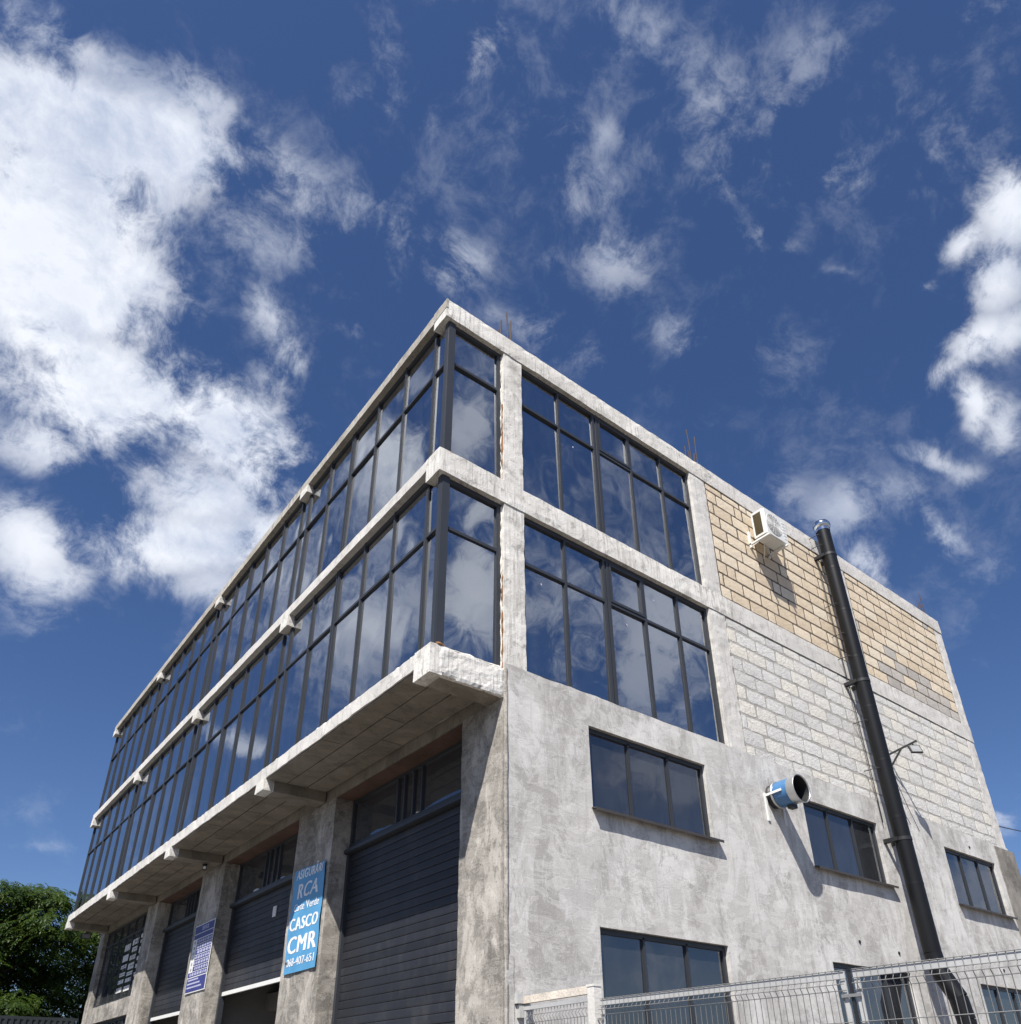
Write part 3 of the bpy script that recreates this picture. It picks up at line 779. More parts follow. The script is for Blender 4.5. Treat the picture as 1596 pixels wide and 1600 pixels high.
# beams of the long right-hand facade
m_ = MB(); m_.rough_box(XC - 0.004, 4.98, 0.004, 0.345, Z_MID[0], Z_MID[2], 0.10, 0.007); m_.build('facade_beam', M_LIME, BLD)
m_ = MB(); m_.rough_box(4.985, 13.85, 0.006, 0.345, Z_MID[0], Z_MID[2], 0.14, 0.005); m_.build('facade_beam', M_LIME2, BLD)
m_ = MB(); m_.rough_box(XC - 0.004, 4.98, 0.002, 0.36, Z_ROOF[0], Z_ROOF[2], 0.10, 0.007); m_.build('facade_beam', M_LIME, BLD)
m_ = MB(); m_.rough_box(4.985, 11.6, 0.004, 0.36, Z_ROOF[0], Z_ROOF[2], 0.14, 0.005); m_.build('facade_beam', M_LIME2, BLD)
m_ = MB(); m_.rough_box(11.604, 13.85, 0.001, 0.36, Z_ROOF[0], Z_ROOF[2], 0.14, 0.005); m_.build('facade_beam', M_LIME2, BLD)
m_ = MB(); m_.rough_box(XC - 0.010, XC + 0.02, -0.002, 0.362, Z_ROOF[1], Z_ROOF[2] + 0.001, 0.06, 0.003); m_.build('parapet_edge', M_FASCIA, BLD)

# columns of that facade
COLS = [(0.0, 0.355), (4.302, 4.729), (9.0, 9.43), (13.48, 13.85)]
for (a, b) in COLS:
    for z0, z1 in ((0.0, Z_MID[0] - 0.002), (Z_MID[2] + 0.002, Z_ROOF[0] - 0.002)):
        m_ = MB(); m_.rough_box(a, b, 0.016, 0.36, z0, z1, 0.10, 0.007)
        m_.build('column', M_LIME if a < 4 else M_LIME2, BLD)

# rendered ground-floor wall with its window openings
WX = [(1.346, 3.635), (6.043, 8.285), (10.745, 12.955)]
ZA = (-1.50, -0.389); ZB = (-4.95, -2.909)
openings = [(a, b, *z) for (a, b) in WX for z in (ZA, ZB)]
def wall_sheet(x0, x1, z0, z1, y0, y1, ops, step, jag):
    xs = set([x0, x1]); zs = set([z0, z1])
    for a, b, c, d in ops: xs |= {a, b}; zs |= {c, d}
    def fill(vals, st):
        v = sorted(vals); o = []
        for a, b in zip(v[:-1], v[1:]):
            n = max(1, int(round((b - a) / st)))
            o += [a + (b - a) * i / n for i in range(n)]
        return o + [v[-1]]
    xs = fill(xs, step); zs = fill(zs, step)
    def is_open(x, z): return any(a < x < b and c < z < d for a, b, c, d in ops)
    mb = MB(); idx = {}; vs = []; fs = []
    def vert(i, k, back):
        key = (i, k, back)
        if key not in idx:
            z = zs[k]; x = xs[i]; y = y1 if back else y0
            if not back:
                y += 0.007 * mnoise.noise(Vector((x*1.1, z*1.1, 3.0))) + 0.003 * mnoise.noise(Vector((x*4.1, z*4.1, 9.0)))
                edge = any(abs(x-a) < 1e-6 or abs(x-b) < 1e-6 or abs(z-c) < 1e-6 or abs(z-d) < 1e-6 for a, b, c, d in ops if a-1e-6 <= x <= b+1e-6 and c-1e-6 <= z <= d+1e-6)
                if edge:
                    x += 0.004 * mnoise.noise(Vector((z*5, x, 1))); z += 0.004 * mnoise.noise(Vector((x*5, z, 2)))
            if k == len(zs) - 1: z += jag * (mnoise.noise(Vector((x*2.3, 0, 0))) + 0.8 * mnoise.noise(Vector((x*9.0, 5, 0))))
            idx[key] = len(vs); vs.append((x, y, z))
        return idx[key]
    ni, nk = len(xs) - 1, len(zs) - 1
    op = [[is_open((xs[i]+xs[i+1])/2, (zs[k]+zs[k+1])/2) for k in range(nk)] for i in range(ni)]
    for i in range(ni):
        for k in range(nk):
            if op[i][k]: continue
            fs.append((vert(i,k,0), vert(i+1,k,0), vert(i+1,k+1,0), vert(i,k+1,0)))
            fs.append((vert(i,k,1), vert(i,k+1,1), vert(i+1,k+1,1), vert(i+1,k,1)))
            if i == 0 or op[i-1][k]: fs.append((vert(i,k,0), vert(i,k+1,0), vert(i,k+1,1), vert(i,k,1)))
            if i == ni-1 or op[i+1][k]: fs.append((vert(i+1,k,0), vert(i+1,k,1), vert(i+1,k+1,1), vert(i+1,k+1,0)))
            if k == 0 or op[i][k-1]: fs.append((vert(i,k,0), vert(i,k,1), vert(i+1,k,1), vert(i+1,k,0)))
            if k == nk-1 or op[i][k+1]: fs.append((vert(i,k+1,0), vert(i+1,k+1,0), vert(i+1,k+1,1), vert(i,k+1,1)))
    mb.quad_mesh(vs, fs)
    return mb
wall_sheet(0.0, 13.86, G, 0.075, 0.0, 0.36, openings, 0.09, 0.016).build('rendered_wall', M_PLASTER, BLD)
w = MB(); w.rough_box(13.16, 14.12, -0.02, 0.34, G, 0.03, 0.2, 0.01); w.build('corner_pier', M_DIRTY, BLD)['label'] = 'brown dirty render at the far corner'
# the rounded mortar fillet up the near corner
f = MB(); f.tube([(0.012, 0.012, z) for z in [G + i * (0.0 - G) / 40 for i in range(41)]], [0.03 + 0.009 * mnoise.noise(Vector((0, i * 0.6, 2))) for i in range(41)], 7)
f.build('corner_fillet', M_PILLAR, BLD)
f = MB(); f.rough_box(-0.014, 0.10, -0.014, 0.02, G, -3.32, 0.10, 0.006); f.build('corner_patch', M_PLASTER, BLD)

# pillars of the street front
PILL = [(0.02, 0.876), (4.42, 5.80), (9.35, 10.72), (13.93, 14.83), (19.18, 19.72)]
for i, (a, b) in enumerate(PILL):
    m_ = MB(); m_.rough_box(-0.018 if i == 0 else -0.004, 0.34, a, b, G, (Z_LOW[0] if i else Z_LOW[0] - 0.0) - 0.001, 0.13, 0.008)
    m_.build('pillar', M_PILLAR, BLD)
# beam along the street front, and rusty formwork left under it
for (a, b) in zip(PILL[:-1], PILL[1:]):
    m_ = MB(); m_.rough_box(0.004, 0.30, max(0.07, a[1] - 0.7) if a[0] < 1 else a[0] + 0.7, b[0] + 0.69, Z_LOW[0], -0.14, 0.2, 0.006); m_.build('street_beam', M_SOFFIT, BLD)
for (a, b) in list(zip(PILL[:-1], PILL[1:]))[:3]:
    m_ = MB(); m_.rough_box(0.015, 0.33, a[1] + 0.003, b[0] - 0.003, Z_LOW[0] - 0.012, Z_LOW[0] - 0.004, 0.25, 0.002); m_.build('formwork_board', M_RUSTPLATE, BLD)
m_ = MB(); m_.rough_box(-0.03, 0.01, 0.03, 19.0, -0.17, -0.12, 0.12, 0.016, 4.0); m_.build('mortar_seam', M_SOFFIT, BLD)

# interior: floors are the slabs; plain walls close the rooms
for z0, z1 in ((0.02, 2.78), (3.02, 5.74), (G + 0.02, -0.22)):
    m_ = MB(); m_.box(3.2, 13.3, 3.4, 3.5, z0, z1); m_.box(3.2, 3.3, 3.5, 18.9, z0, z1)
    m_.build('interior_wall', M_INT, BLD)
m_ = MB(); m_.box(13.4, 13.84, 0.36, YEND, G, Z_ROOF[1]); m_.box(0.4, 13.4, YEND - 0.3, YEND, G, Z_ROOF[1]); m_.build('rear_wall', M_DIRTY, BLD)
for y in (9.69, 14.35):
    m_ = MB(); m_.box(0.36, 3.2, y - 0.08, y + 0.08, G + 0.02, -0.22); m_.build('interior_wall', M_INT, BLD)
m_ = MB(); m_.box(9.3, 9.42, 0.37, 3.4, G + 0.02, -0.22); m_.box(4.8, 4.92, 0.37, 3.4, G + 0.02, -0.22); m_.build('interior_wall', M_INT, BLD)
m_ = MB(); m_.box(1.3, 13.38, 1.3, YEND - 0.32, -3.12, -2.80); m_.build('mezzanine_floor', M_INT, BLD)

# ------------------------------------------------------------------ limestone infill
def block_mesh(L, H, seed, amp=0.004, bv=0.012):
    rnd = random.Random(seed)
    T = 0.12
    out_ = []
    ring = [(-L/2, -H/2), (L/2, -H/2), (L/2, H/2), (-L/2, H/2)]
    for q in range(4):
        (xa, za), (xb, zb) = ring[q], ring[(q+1) % 4]
        ln = math.hypot(xb - xa, zb - za); ux, uz = (xb-xa)/ln, (zb-za)/ln; nx_, nz_ = uz, -ux
        n = 4 if ln > 0.3 else 3
        for k in range(n + 1):
            t = bv*(1 + rnd.random())/ln if k == 0 else 1 - bv*(1 + rnd.random())/ln if k == n else k/n + rnd.uniform(-.06, .06)
            j = rnd.uniform(-amp, amp * 0.4)
            out_.append((xa + ux*ln*t + nx_*j, za + uz*ln*t + nz_*j))
    n = len(out_)
    front = [(x*0.992, rnd.uniform(-0.001, 0.001), z*0.982) for x, z in out_]
    mid_ = [(x, 0.006, z) for x, z in out_]
    back = [(x, T, z) for x, z in out_]
    vs = front + mid_ + back + [(0, -0.003, 0)]
    fs = []
    for i in range(n):
        j = (i + 1) % n
        fs += [(i, j, 3*n), (j, i, n+i, n+j), (n+j, n+i, 2*n+i, 2*n+j)]
    mb = MB(); mb.quad_mesh(vs, fs)
    return mb
CP = 0.2695                                     # course pitch
BL = 0.535
def infill(x0, x1, z0, z1, top_first, joint, mats, yface, name_seed, skip=None, sloppy=0.0):
    back = MB()
    rects = []
    rnd = random.Random(name_seed)
    z = z1; row = 0
    h = top_first
    while z - 0.05 > z0:
        zz = max(z0, z - h)
        x = x0
        first = BL * (0.5 if row % 2 else 1.0) * rnd.uniform(0.82, 1.12)
        if rnd.random() < 0.25: first = rnd.uniform(0.1, 0.16)
        while x < x1 - 0.02:
            L = first if x == x0 else BL * rnd.uniform(0.93, 1.06)
            if rnd.random() < 0.05 and x > x0: L *= 0.45
            xe = x + L
            if xe > x1 - 0.10: xe = x1
            rects.append((x, xe, zz, z))
            x = xe
        z = zz; h = CP; row += 1
    return rects
MESHES = {}
def lay(panel, rects, joint, matf, yface, sloppy, seed):
    rnd = random.Random(seed)
    for (a, b, c, d) in rects:
        L = b - a - joint * rnd.uniform(0.7, 1.3); H = d - c - joint * rnd.uniform(0.75, 1.25)
        if L < 0.04 or H < 0.03: continue
        mat = matf((a+b)/2, (c+d)/2, rnd)
        key = (mat.name, rnd.randrange(10))
        if key not in MESHES:
            MESHES[key] = block_mesh(0.50, 0.25, key[1] + 11, 0.003 + sloppy * 0.011, 0.010 + sloppy * 0.012).mesh('limestone_block', mat)
        inst(MESHES[key], 'limestone_block', panel, ((a+b)/2 + rnd.uniform(-1, 1)*sloppy*0.006, yface + rnd.uniform(-0.0015, 0.0015), (c+d)/2 + rnd.uniform(-1, 1)*sloppy*0.006),
             (0, rnd.uniform(-0.006, 0.006) * (1 + 1.5*sloppy), 0), (L/0.50, 1, H/0.25))
def yellow(x, z, rnd):
    if x > 9.4:
        gz = 3.0 + (x - 10.2) * 0.30
        if x > 10.0 and z < 3.95 - abs(x - 11.4) * 0.25 and rnd.random() < 0.85: return M_BLOCKG
        return M_BLOCK if rnd.random() < 0.95 else M_BLOCKG
    return M_BLOCK
def pale(x, z, rnd): return M_BLOCKW
for (x0, x1), seed in (((4.745, 8.985), 3), ((9.445, 13.465), 5)):
    z0, z1 = Z_MID[2] + 0.01, Z_ROOF[0] - 0.012
    p = MB(); p.rough_box(x0 - 0.01, x1 + 0.01, 0.0245, 0.30, z0 - 0.005, z1 + 0.008, 0.12, 0.0008, 9.0)
    panel = p.build('block_infill', M_JOINT, BLD)
    lay(panel, infill(x0, x1, z0, z1, 0.155, 0, 0, 0, seed), 0.036, yellow, 0.020, 0.1, seed)
    # the paler panel below: mortar squeezed out over the joints
    z0, z1 = 0.07, Z_MID[0] - 0.012
    rects = infill(x0, x1, z0, z1, 0.19, 0, 0, 0, seed + 20)
    nx = int((x1 - x0) / 0.045); nz = int((z1 - z0) / 0.045)
    vs = []; fs = []
    for k in range(nz + 1):
        for i in range(nx + 1):
            x = x0 + (x1 - x0) * i / nx; z = z0 + (z1 - z0) * k / nz
            vs.append((x, 0.0245 - 0.0025 * mnoise.noise(Vector((x*4, z*4, seed))) - 0.0012 * mnoise.noise(Vector((x*13, z*13, 0))), z))
    for k in range(nz):
        for i in range(nx):
            a = k*(nx+1)+i
            fs.append((a, a+1, a+nx+2, a+nx+1))
    p = MB(); p.quad_mesh(vs, fs, True)
    p.box(x0 - 0.008, x1 + 0.008, 0.07, 0.30, z0, z1)
    panel = p.build('block_infill', M_MORTAR, BLD)
    lay(panel, rects, 0.034, pale, 0.022, 1.0, seed + 50)

# ------------------------------------------------------------------ glazing
def place(axis, plane):
    """(u, depth inwards, z) -> world, for a facade on x = plane or y = plane"""
    if axis == 'x': return lambda u, d, z: (plane + d, u, z)
    return lambda u, d, z: (u, plane + d, z)
def gbox(mb, P, u0, u1, d0, d1, z0, z1):
    a = P(u0, d0, z0); b = P(u1, d1, z1)
    mb.box(min(a[0], b[0]), max(a[0], b[0]), min(a[1], b[1]), max(a[1], b[1]), min(a[2], b[2]), max(a[2], b[2]))
PANE_MESH = {}
def pane(parent, axis, P, u0, u1, z0, z1, d, mat, tilt=0.0045):
    me = PANE_MESH.get((axis, mat.name))
    if me is None:
        b = MB()
        if axis == 'x': b.box(-0.011, 0.011, -0.5, 0.5, -0.5, 0.5)
        else: b.box(-0.5, 0.5, -0.011, 0.011, -0.5, 0.5)
        me = PANE_MESH[(axis, mat.name)] = b.mesh('pane', mat)
    loc = P((u0+u1)/2, d, (z0+z1)/2)
    ta = random.gauss(0, tilt); tb = random.gauss(0, tilt)
    if axis == 'x': return inst(me, 'pane', parent, loc, (0, ta, tb), (1, u1-u0, z1-z0))
    return inst(me, 'pane', parent, loc, (ta, 0, tb), (u1-u0, 1, z1-z0))
def mullion_geo(P, u, w, z0, z1, d0=0.0, d1=0.09):
    b = MB()
    gbox(b, P, u - w/2, u + w/2, d0 + 0.014, d1, z0, z1)
    gbox(b, P, u - w/2 + 0.010, u + w/2 - 0.010, d0, d0 + 0.014, z0, z1)
    return b
def transom_geo(P, u0, u1, z, h, d0=0.0, d1=0.09):
    b = MB()
    gbox(b, P, u0, u1, d0 + 0.016, d1, z - h/2, z + h/2)
    gbox(b, P, u0, u1, d0 + 0.004, d0 + 0.016, z - h/2 + 0.010, z + h/2 - 0.010)
    return b

# street side: two storeys of curtain wall
PXL = place('x', -0.968)
BAYS = [(0.44, 4.85), (5.18, 9.60), (9.95, 14.25), (14.60, 19.18)]
for z0, zt, z1, zb in ((0.0, 1.80, Z_MID[1], Z_MID[0]), (3.0, 4.79, Z_ROOF[1], Z_ROOF[0])):
    fr_ = MB()                                                   # bottom and head rails
    gbox(fr_, PXL, 0.10, 19.2, 0.006, 0.09, z0 - 0.002, z0 + 0.075)
    for a, b in BAYS: gbox(fr_, PXL, a, b, 0.010, 0.09, z1 - 0.075, z1 + 0.004)
    cw = fr_.build('curtain_wall', M_FRAME, BLD)
    gbx = MB(); gbx.box(-0.972, -0.86, 0.055, 0.165, z0, zb + 0.004); gbx.box(-0.980, -0.90, 0.072, 0.148, z0, zb + 0.004)
    gbx.build('corner_post', M_FRAME, cw)
    edges = [0.155]
    narrow = [(0.155, 0.44)] + [(BAYS[i][1], BAYS[i+1][0]) for i in range(3)]
    for (a, b) in BAYS:
        us = [a + (b - a) * k / 5 for k in range(6)]
        for k, u in enumerate(us):
            wdt = 0.070 if k in (0, 5) else 0.056
            top = z1 if k not in (0, 5) else z1
            if k == 3:
                for du in (-0.034, 0.034): mullion_geo(PXL, u + du, 0.058, z0 + 0.03, z1).build('mullion', M_FRAME, cw)
            else:
                mullion_geo(PXL, u, wdt, z0 + 0.03, zb if k in (0, 5) and not (a > 14 and k == 5) else z1).build('mullion', M_FRAME, cw)
            if k < 5:
                u0 = u + (0.065 if k == 3 else 0.032); u1 = us[k+1] - (0.065 if k == 2 else 0.032)
                transom_geo(PXL, u0 - 0.012, u1 + 0.012, zt, 0.062).build('transom', M_FRAME, cw)
                o = pane(cw, 'x', PXL, u0 - 0.01, u1 + 0.01, zt + 0.022, z1 - 0.062, 0.045, M_GLASS)
                if z0 > 2 and 9 < a < 12 and k == 2:             # one top light stands a little open
                    o.rotation_euler = (0, 0.05, 0); o.location.x -= 0.02
                pane(cw, 'x', PXL, u0 - 0.01, u1 + 0.01, z0 + 0.06, zt - 0.022, 0.045, M_GLASS)
    for (a, b) in narrow:
        if b - a > 0.12:
            transom_geo(PXL, a + 0.03, b - 0.03, zt, 0.062).build('transom', M_FRAME, cw)
            pane(cw, 'x', PXL, a + 0.02, b - 0.02, zt + 0.022, zb - 0.01, 0.045, M_GLASS)
            pane(cw, 'x', PXL, a + 0.02, b - 0.02, z0 + 0.06, zt - 0.022, 0.045, M_GLASS)

# long side: corner light and the five-bay window of each storey
PYR = place('y', 0.078)
for z0, zt, z1 in ((0.0, 1.80, Z_MID[0]), (3.0, 4.79, Z_ROOF[0])):
    # corner light
    fr_ = MB()
    gbox(fr_, PYR, -0.965, 0.0, 0.0, 0.09, z0 - 0.002, z0 + 0.055); gbox(fr_, PYR, -0.965, 0.0, 0.0, 0.09, z1 - 0.07, z1 + 0.004)
    gbox(fr_, PYR, -0.075, 0.004, 0.0, 0.09, z0 + 0.055, z1 - 0.07); gbox(fr_, PYR, -0.964, -0.885, 0.002, 0.09, z0 + 0.055, z1 - 0.07)
    cl_ = fr_.build('corner_window', M_FRAME, BLD)
    transom_geo(PYR, -0.89, -0.07, zt, 0.066).build('transom', M_FRAME, cl_)
    pane(cl_, 'y', PYR, -0.895, -0.065, zt + 0.022, z1 - 0.06, 0.045, M_GLASS)
    pane(cl_, 'y', PYR, -0.895, -0.065, z0 + 0.045, zt - 0.022, 0.045, M_GLASS)
    # five bays
    us = [0.355, 1.15, 1.965, 2.775, 3.56, 4.302]
    zlo = z0 + (0.082 if z0 < 1 else 0.0)
    fr_ = MB()
    gbox(fr_, PYR, us[0], us[-1], 0.0, 0.09, zlo - 0.002, zlo + 0.05); gbox(fr_, PYR, us[0], us[-1], 0.0, 0.09, z1 - 0.07, z1 + 0.004)
    gbox(fr_, PYR, us[0] - 0.004, us[0] + 0.05, 0.002, 0.09, zlo + 0.05, z1 - 0.07); gbox(fr_, PYR, us[-1] - 0.05, us[-1] + 0.004, 0.002, 0.09, zlo + 0.05, z1 - 0.07)
    ww = fr_.build('window_wall', M_FRAME, BLD)
    for k in range(1, 5):
        if k == 2:
            for du in (-0.038, 0.038): mullion_geo(PYR, us[k] + du, 0.066, zlo + 0.045, z1 - 0.068).build('mullion', M_FRAME, ww)
        else: mullion_geo(PYR, us[k], 0.058, zlo + 0.045, z1 - 0.068).build('mullion', M_FRAME, ww)
    for k in range(5):
        a = us[k] + (0.048 if k == 0 else 0.07 if k == 2 else 0.028); b = us[k+1] - (0.048 if k == 4 else 0.07 if k == 1 else 0.028)
        transom_geo(PYR, a - 0.006, b + 0.006, zt, 0.066).build('transom', M_FRAME, ww)
        pane(ww, 'y', PYR, a - 0.01, b + 0.01, zlo + 0.045, zt - 0.022, 0.045, M_GLASS)
        pane(ww, 'y', PYR, a - 0.01, b + 0.01, zt + 0.022, z1 - 0.06, 0.045, M_GLASS)
        if k == 2:                                              # opening sash
            sf = MB()
            for q in ((a, b, zt + 0.03, zt + 0.075), (a, b, z1 - 0.115, z1 - 0.072), (a, a + 0.042, zt + 0.075, z1 - 0.115), (b - 0.042, b, zt + 0.075, z1 - 0.115)):
                gbox(sf, PYR, q[0], q[1], -0.006, 0.04, q[2], q[3])
            sf.build('sash_frame', M_FRAME, ww)

for (x, z) in ((0.70, 1.58), (1.60, 1.62), (2.35, 1.55), (3.02, 2.25), (1.45, 4.55), (-0.25, 1.5)):  # small pale marks laid on a few panes
    q = MB(); q.box(x, x + 0.022, 0.108, 0.1098, z, z + 0.034); q.build('pane_mark', M_LILAC, BLD)
# punched windows of the rendered wall
PW = place('y', 0.055)
def window(x0, x1, z0, z1, sill, blind=False):
    fr_ = MB()
    e = 0.05
    gbox(fr_, PW, x0 - 0.01, x1 + 0.01, 0, 0.08, z0 - 0.01, z0 + e); gbox(fr_, PW, x0 - 0.01, x1 + 0.01, 0, 0.08, z1 - e - 0.012, z1 + 0.01)
    gbox(fr_, PW, x0 - 0.01, x0 + e, 0.002, 0.08, z0 + e, z1 - e); gbox(fr_, PW, x1 - e, x1 + 0.01, 0.002, 0.08, z0 + e, z1 - e)
    wd = fr_.build('window', M_FRAME, BLD)
    us = [x0, x0 + (x1 - x0) * 0.335, x0 + (x1 - x0) * 0.672, x1]
    for k in (1, 2): mullion_geo(PW, us[k], 0.052, z0 + e - 0.01, z1 - e + 0.01, 0.0, 0.08).build('mullion', M_FRAME, wd)
    for k in range(3):
        pane(wd, 'y', PW, us[k] + (0.04 if k == 0 else 0.02), us[k+1] - (0.04 if k == 2 else 0.02), z0 + 0.04, z1 - 0.04, 0.04, M_GLASS2, 0.0018)
    if sill:
        s_ = MB(); s_.quad_mesh([(x0 - 0.02, -0.085, z0 - 0.022), (x1 + 0.10, -0.085, z0 - 0.022), (x1 + 0.10, 0.06, z0 + 0.004), (x0 - 0.02, 0.06, z0 + 0.004),
                                 (x0 - 0.02, -0.085, z0 - 0.008), (x1 + 0.10, -0.085, z0 - 0.008), (x1 + 0.10, 0.06, z0 + 0.018), (x0 - 0.02, 0.06, z0 + 0.018)],
                                [(0,3,2,1),(4,5,6,7),(0,1,5,4),(1,2,6,5),(2,3,7,6),(3,0,4,7)])
        s_.box(x0 - 0.02, x1 + 0.10, -0.088, -0.082, z0 - 0.045, z0 - 0.009)
        s_.build('sill', M_SILL, wd)
    rv = MB()                                                    # light inner reveals
    rv.box(x1 - 0.004, x1 + 0.012, 0.14, 0.372, z0, z1); rv.box(x0 - 0.012, x0 + 0.004, 0.14, 0.372, z0, z1); rv.box(x0, x1, 0.14, 0.372, z0 - 0.012, z0 + 0.004)
    rv.build('inner_reveal', M_REVEAL, wd)
for (a, b) in WX:
    window(a, b, *ZA, True)
    window(a, b, *ZB, True)

# ------------------------------------------------------------------ street front: roller doors
def roller_door(y0, y1, zhead, zbot, label):
    # guide rails and the head box are the door; slats hang in it
    d = MB()
    d.box(0.385, 0.45, y0 - 0.0, y1, zhead - 0.25, zhead + 0.05)            # the roll behind the head rail
    door = d.build('roller_door', M_FRAME, BLD)
    for q in (y0, y1 - 0.07):
        d = MB(); d.box(0.27, 0.37, q, q + 0.07, G, zhead); d.build('guide_rail', M_FRAME, door)
    if label: door['label'] = label
    h = MB(); h.box(0.235, 0.40, y0 + 0.02, y1 + 0.05, zhead, zhead + 0.075); h.box(0.215, 0.235, y0 + 0.02, y1 + 0.06, zhead + 0.01, zhead + 0.06)
    h.build('head_rail', M_FRAME, door)
    pitch = 0.112
    key = ('slat', round(y1 - y0, 2))
    sm = MB()
    L = (y1 - y0) - 0.08
    prof = [(0.0, -pitch/2 + 0.003), (-0.004, -pitch/2 + 0.006), (-0.006, -0.030), (-0.006, 0.036), (-0.004, pitch/2 - 0.005), (0.0, pitch/2 - 0.002), (0.014, pitch/2 - 0.002), (0.014, -pitch/2 + 0.003)]
    n = len(prof)
    sm.quad_mesh([(x, -L/2, z) for x, z in prof] + [(x, L/2, z) for x, z in prof], [(i, n+i, n+(i+1)%n, (i+1)%n) for i in range(n)] + [tuple(range(n)), tuple(n + i for i in reversed(range(n)))])
    me = sm.mesh('slat', M_SLAT)
    z = zhead - pitch/2
    while z - pitch/2 > zbot:
        inst(me, 'slat', door, (0.325 + random.uniform(-0.0025, 0.0025), (y0+y1)/2, z))
        z -= pitch
    if zbot > G + 0.3:
        bb = MB(); bb.box(0.305, 0.345, y0 + 0.05, y1 - 0.05, z + pitch/2 - 0.07, z + pitch/2); bb.build('bottom_bar', M_WHITE, door)
    return door
DOORS = [(0.876, 4.42), (5.80, 9.35), (10.72, 13.93)]
DH = [-1.285, -1.285, -1.10]
DB = [G + 0.02, -2.86, -3.08]
PD = place('x', 0.30)
for i, (a, b) in enumerate(DOORS):
    roller_door(a, b, DH[i], DB[i], [None, 'half open dark roller door', 'slightly raised dark roller door'][i])
    # fixed lights over the door
    z0, z1 = DH[i] + 0.085, Z_LOW[0] - 0.012
    fr_ = MB()
    gbox(fr_, PD, a, b, 0.0, 0.08, z0, z0 + 0.07); gbox(fr_, PD, a, b, 0.0, 0.08, z1 - 0.05, z1)
    gbox(fr_, PD, a, a + 0.06, 0.002, 0.08, z0 + 0.07, z1 - 0.05); gbox(fr_, PD, b - 0.06, b, 0.002, 0.08, z0 + 0.07, z1 - 0.05)
    tw = fr_.build('transom_window', M_FRAME, BLD)
    mlist = [a + (b - a) * q for q in (0.41, 0.475, 0.545, 0.60)]
    for u in mlist: mullion_geo(PD, u, 0.06, z0 + 0.06, z1 - 0.04, 0.0, 0.08).build('mullion', M_FRAME, tw)
    ed = [a + 0.05, mlist[0], mlist[1], mlist[2], mlist[3], b - 0.05]
    for k in range(5): pane(tw, 'x', PD, ed[k] + 0.02, ed[k+1] - 0.02, z0 + 0.06, z1 - 0.04, 0.04, M_GLASS2, 0.001)
lock = MB(); lock.box(0.296, 0.312, 7.10, 7.24, -1.78, -1.60); lock.box(0.292, 0.298, 7.13, 7.21, -1.74, -1.64)
tag(lock.build('door_sticker', M_PAPER), 'small grey sticker high on the half open roller door', 'sticker')

# shop window beside the doors
a, b = PILL[3][1], PILL[4][0]
PS = place('x', 0.10)
for z0, z1, zt in ((-2.44, Z_LOW[0] + 0.0, -0.80), (G + 0.5, -2.86, None)):
    fr_ = MB()
    gbox(fr_, PS, a, b, 0, 0.08, z0, z0 + 0.06); gbox(fr_, PS, a, b, 0, 0.08, z1 - 0.06, z1 - 0.003)
    gbox(fr_, PS, a, a + 0.06, 0.002, 0.08, z0 + 0.06, z1 - 0.06); gbox(fr_, PS, b - 0.06, b, 0.002, 0.08, z0 + 0.06, z1 - 0.06)
    sw = fr_.build('shop_window', M_FRAME, BLD)
    us = [a + (b - a) * k / 6 for k in range(7)]
    for k in range(1, 6): mullion_geo(PS, us[k], 0.06, z0 + 0.05, z1 - 0.05, 0, 0.08).build('mullion', M_FRAME, sw)
    for k in range(6):
        if zt is not None:
            transom_geo(PS, us[k] + 0.03, us[k+1] - 0.03, zt, 0.07, 0, 0.08).build('transom', M_FRAME, sw)
            pane(sw, 'x', PS, us[k] + 0.02, us[k+1] - 0.02, z0 + 0.05, zt - 0.02, 0.04, M_GLASS2, 0.001)
            pane(sw, 'x', PS, us[k] + 0.02, us[k+1] - 0.02, zt + 0.02, z1 - 0.05, 0.04, M_GLASS2, 0.001)
        else: pane(sw, 'x', PS, us[k] + 0.02, us[k+1] - 0.02, z0 + 0.05, z1 - 0.05, 0.04, M_GLASS2, 0.001)
sp = MB(); sp.rough_box(0.03, 0.34, a - 0.01, b + 0.01, -2.86, -2.44, 0.16, 0.006); sp.build('spandrel', M_PILLAR, BLD)
sp = MB(); sp.rough_box(0.03, 0.34, a - 0.01, b + 0.01, G, G + 0.5, 0.2, 0.006); sp.build('spandrel', M_PILLAR, BLD)
us = [a + (b - a) * k / 6 for k in range(7)]
rn = random.Random(4)
for k in range(3):                                               # printed notices stuck on three panes
    st = MB(); dk = MB()
    y0, y1 = us[k] + 0.07, us[k+1] - 0.07
    z = -0.92 - 0.05 * k
    while z > -2.22:
        h = rn.uniform(0.07, 0.17); y = y0
        nseg = rn.randint(1, 4)
        while y < y1 - 0.05:
            wd_ = rn.uniform(0.08, 0.26) if nseg > 1 else (y1 - y0)
            st.box(0.120, 0.126, y, min(y1, y + wd_), z - h, z)
            if rn.random() < 0.6: dk.box(0.117, 0.1195, y + 0.02, min(y1, y + wd_) - 0.02, z - h*0.65, z - h*0.35)
            y += wd_ + rn.uniform(0.02, 0.06)
        z -= h + rn.uniform(0.05, 0.11)
    n_ = st.build('window_notice', M_PAPER)
    tag(n_, ['white lettering on the shop window pane next to the pillar', 'white lettering on the second shop window pane from the pillar', 'white lettering on the third shop window pane from the pillar'][k], 'window lettering', 'lettering on the shop window')
    dk.build('print', M_SHADE, n_)

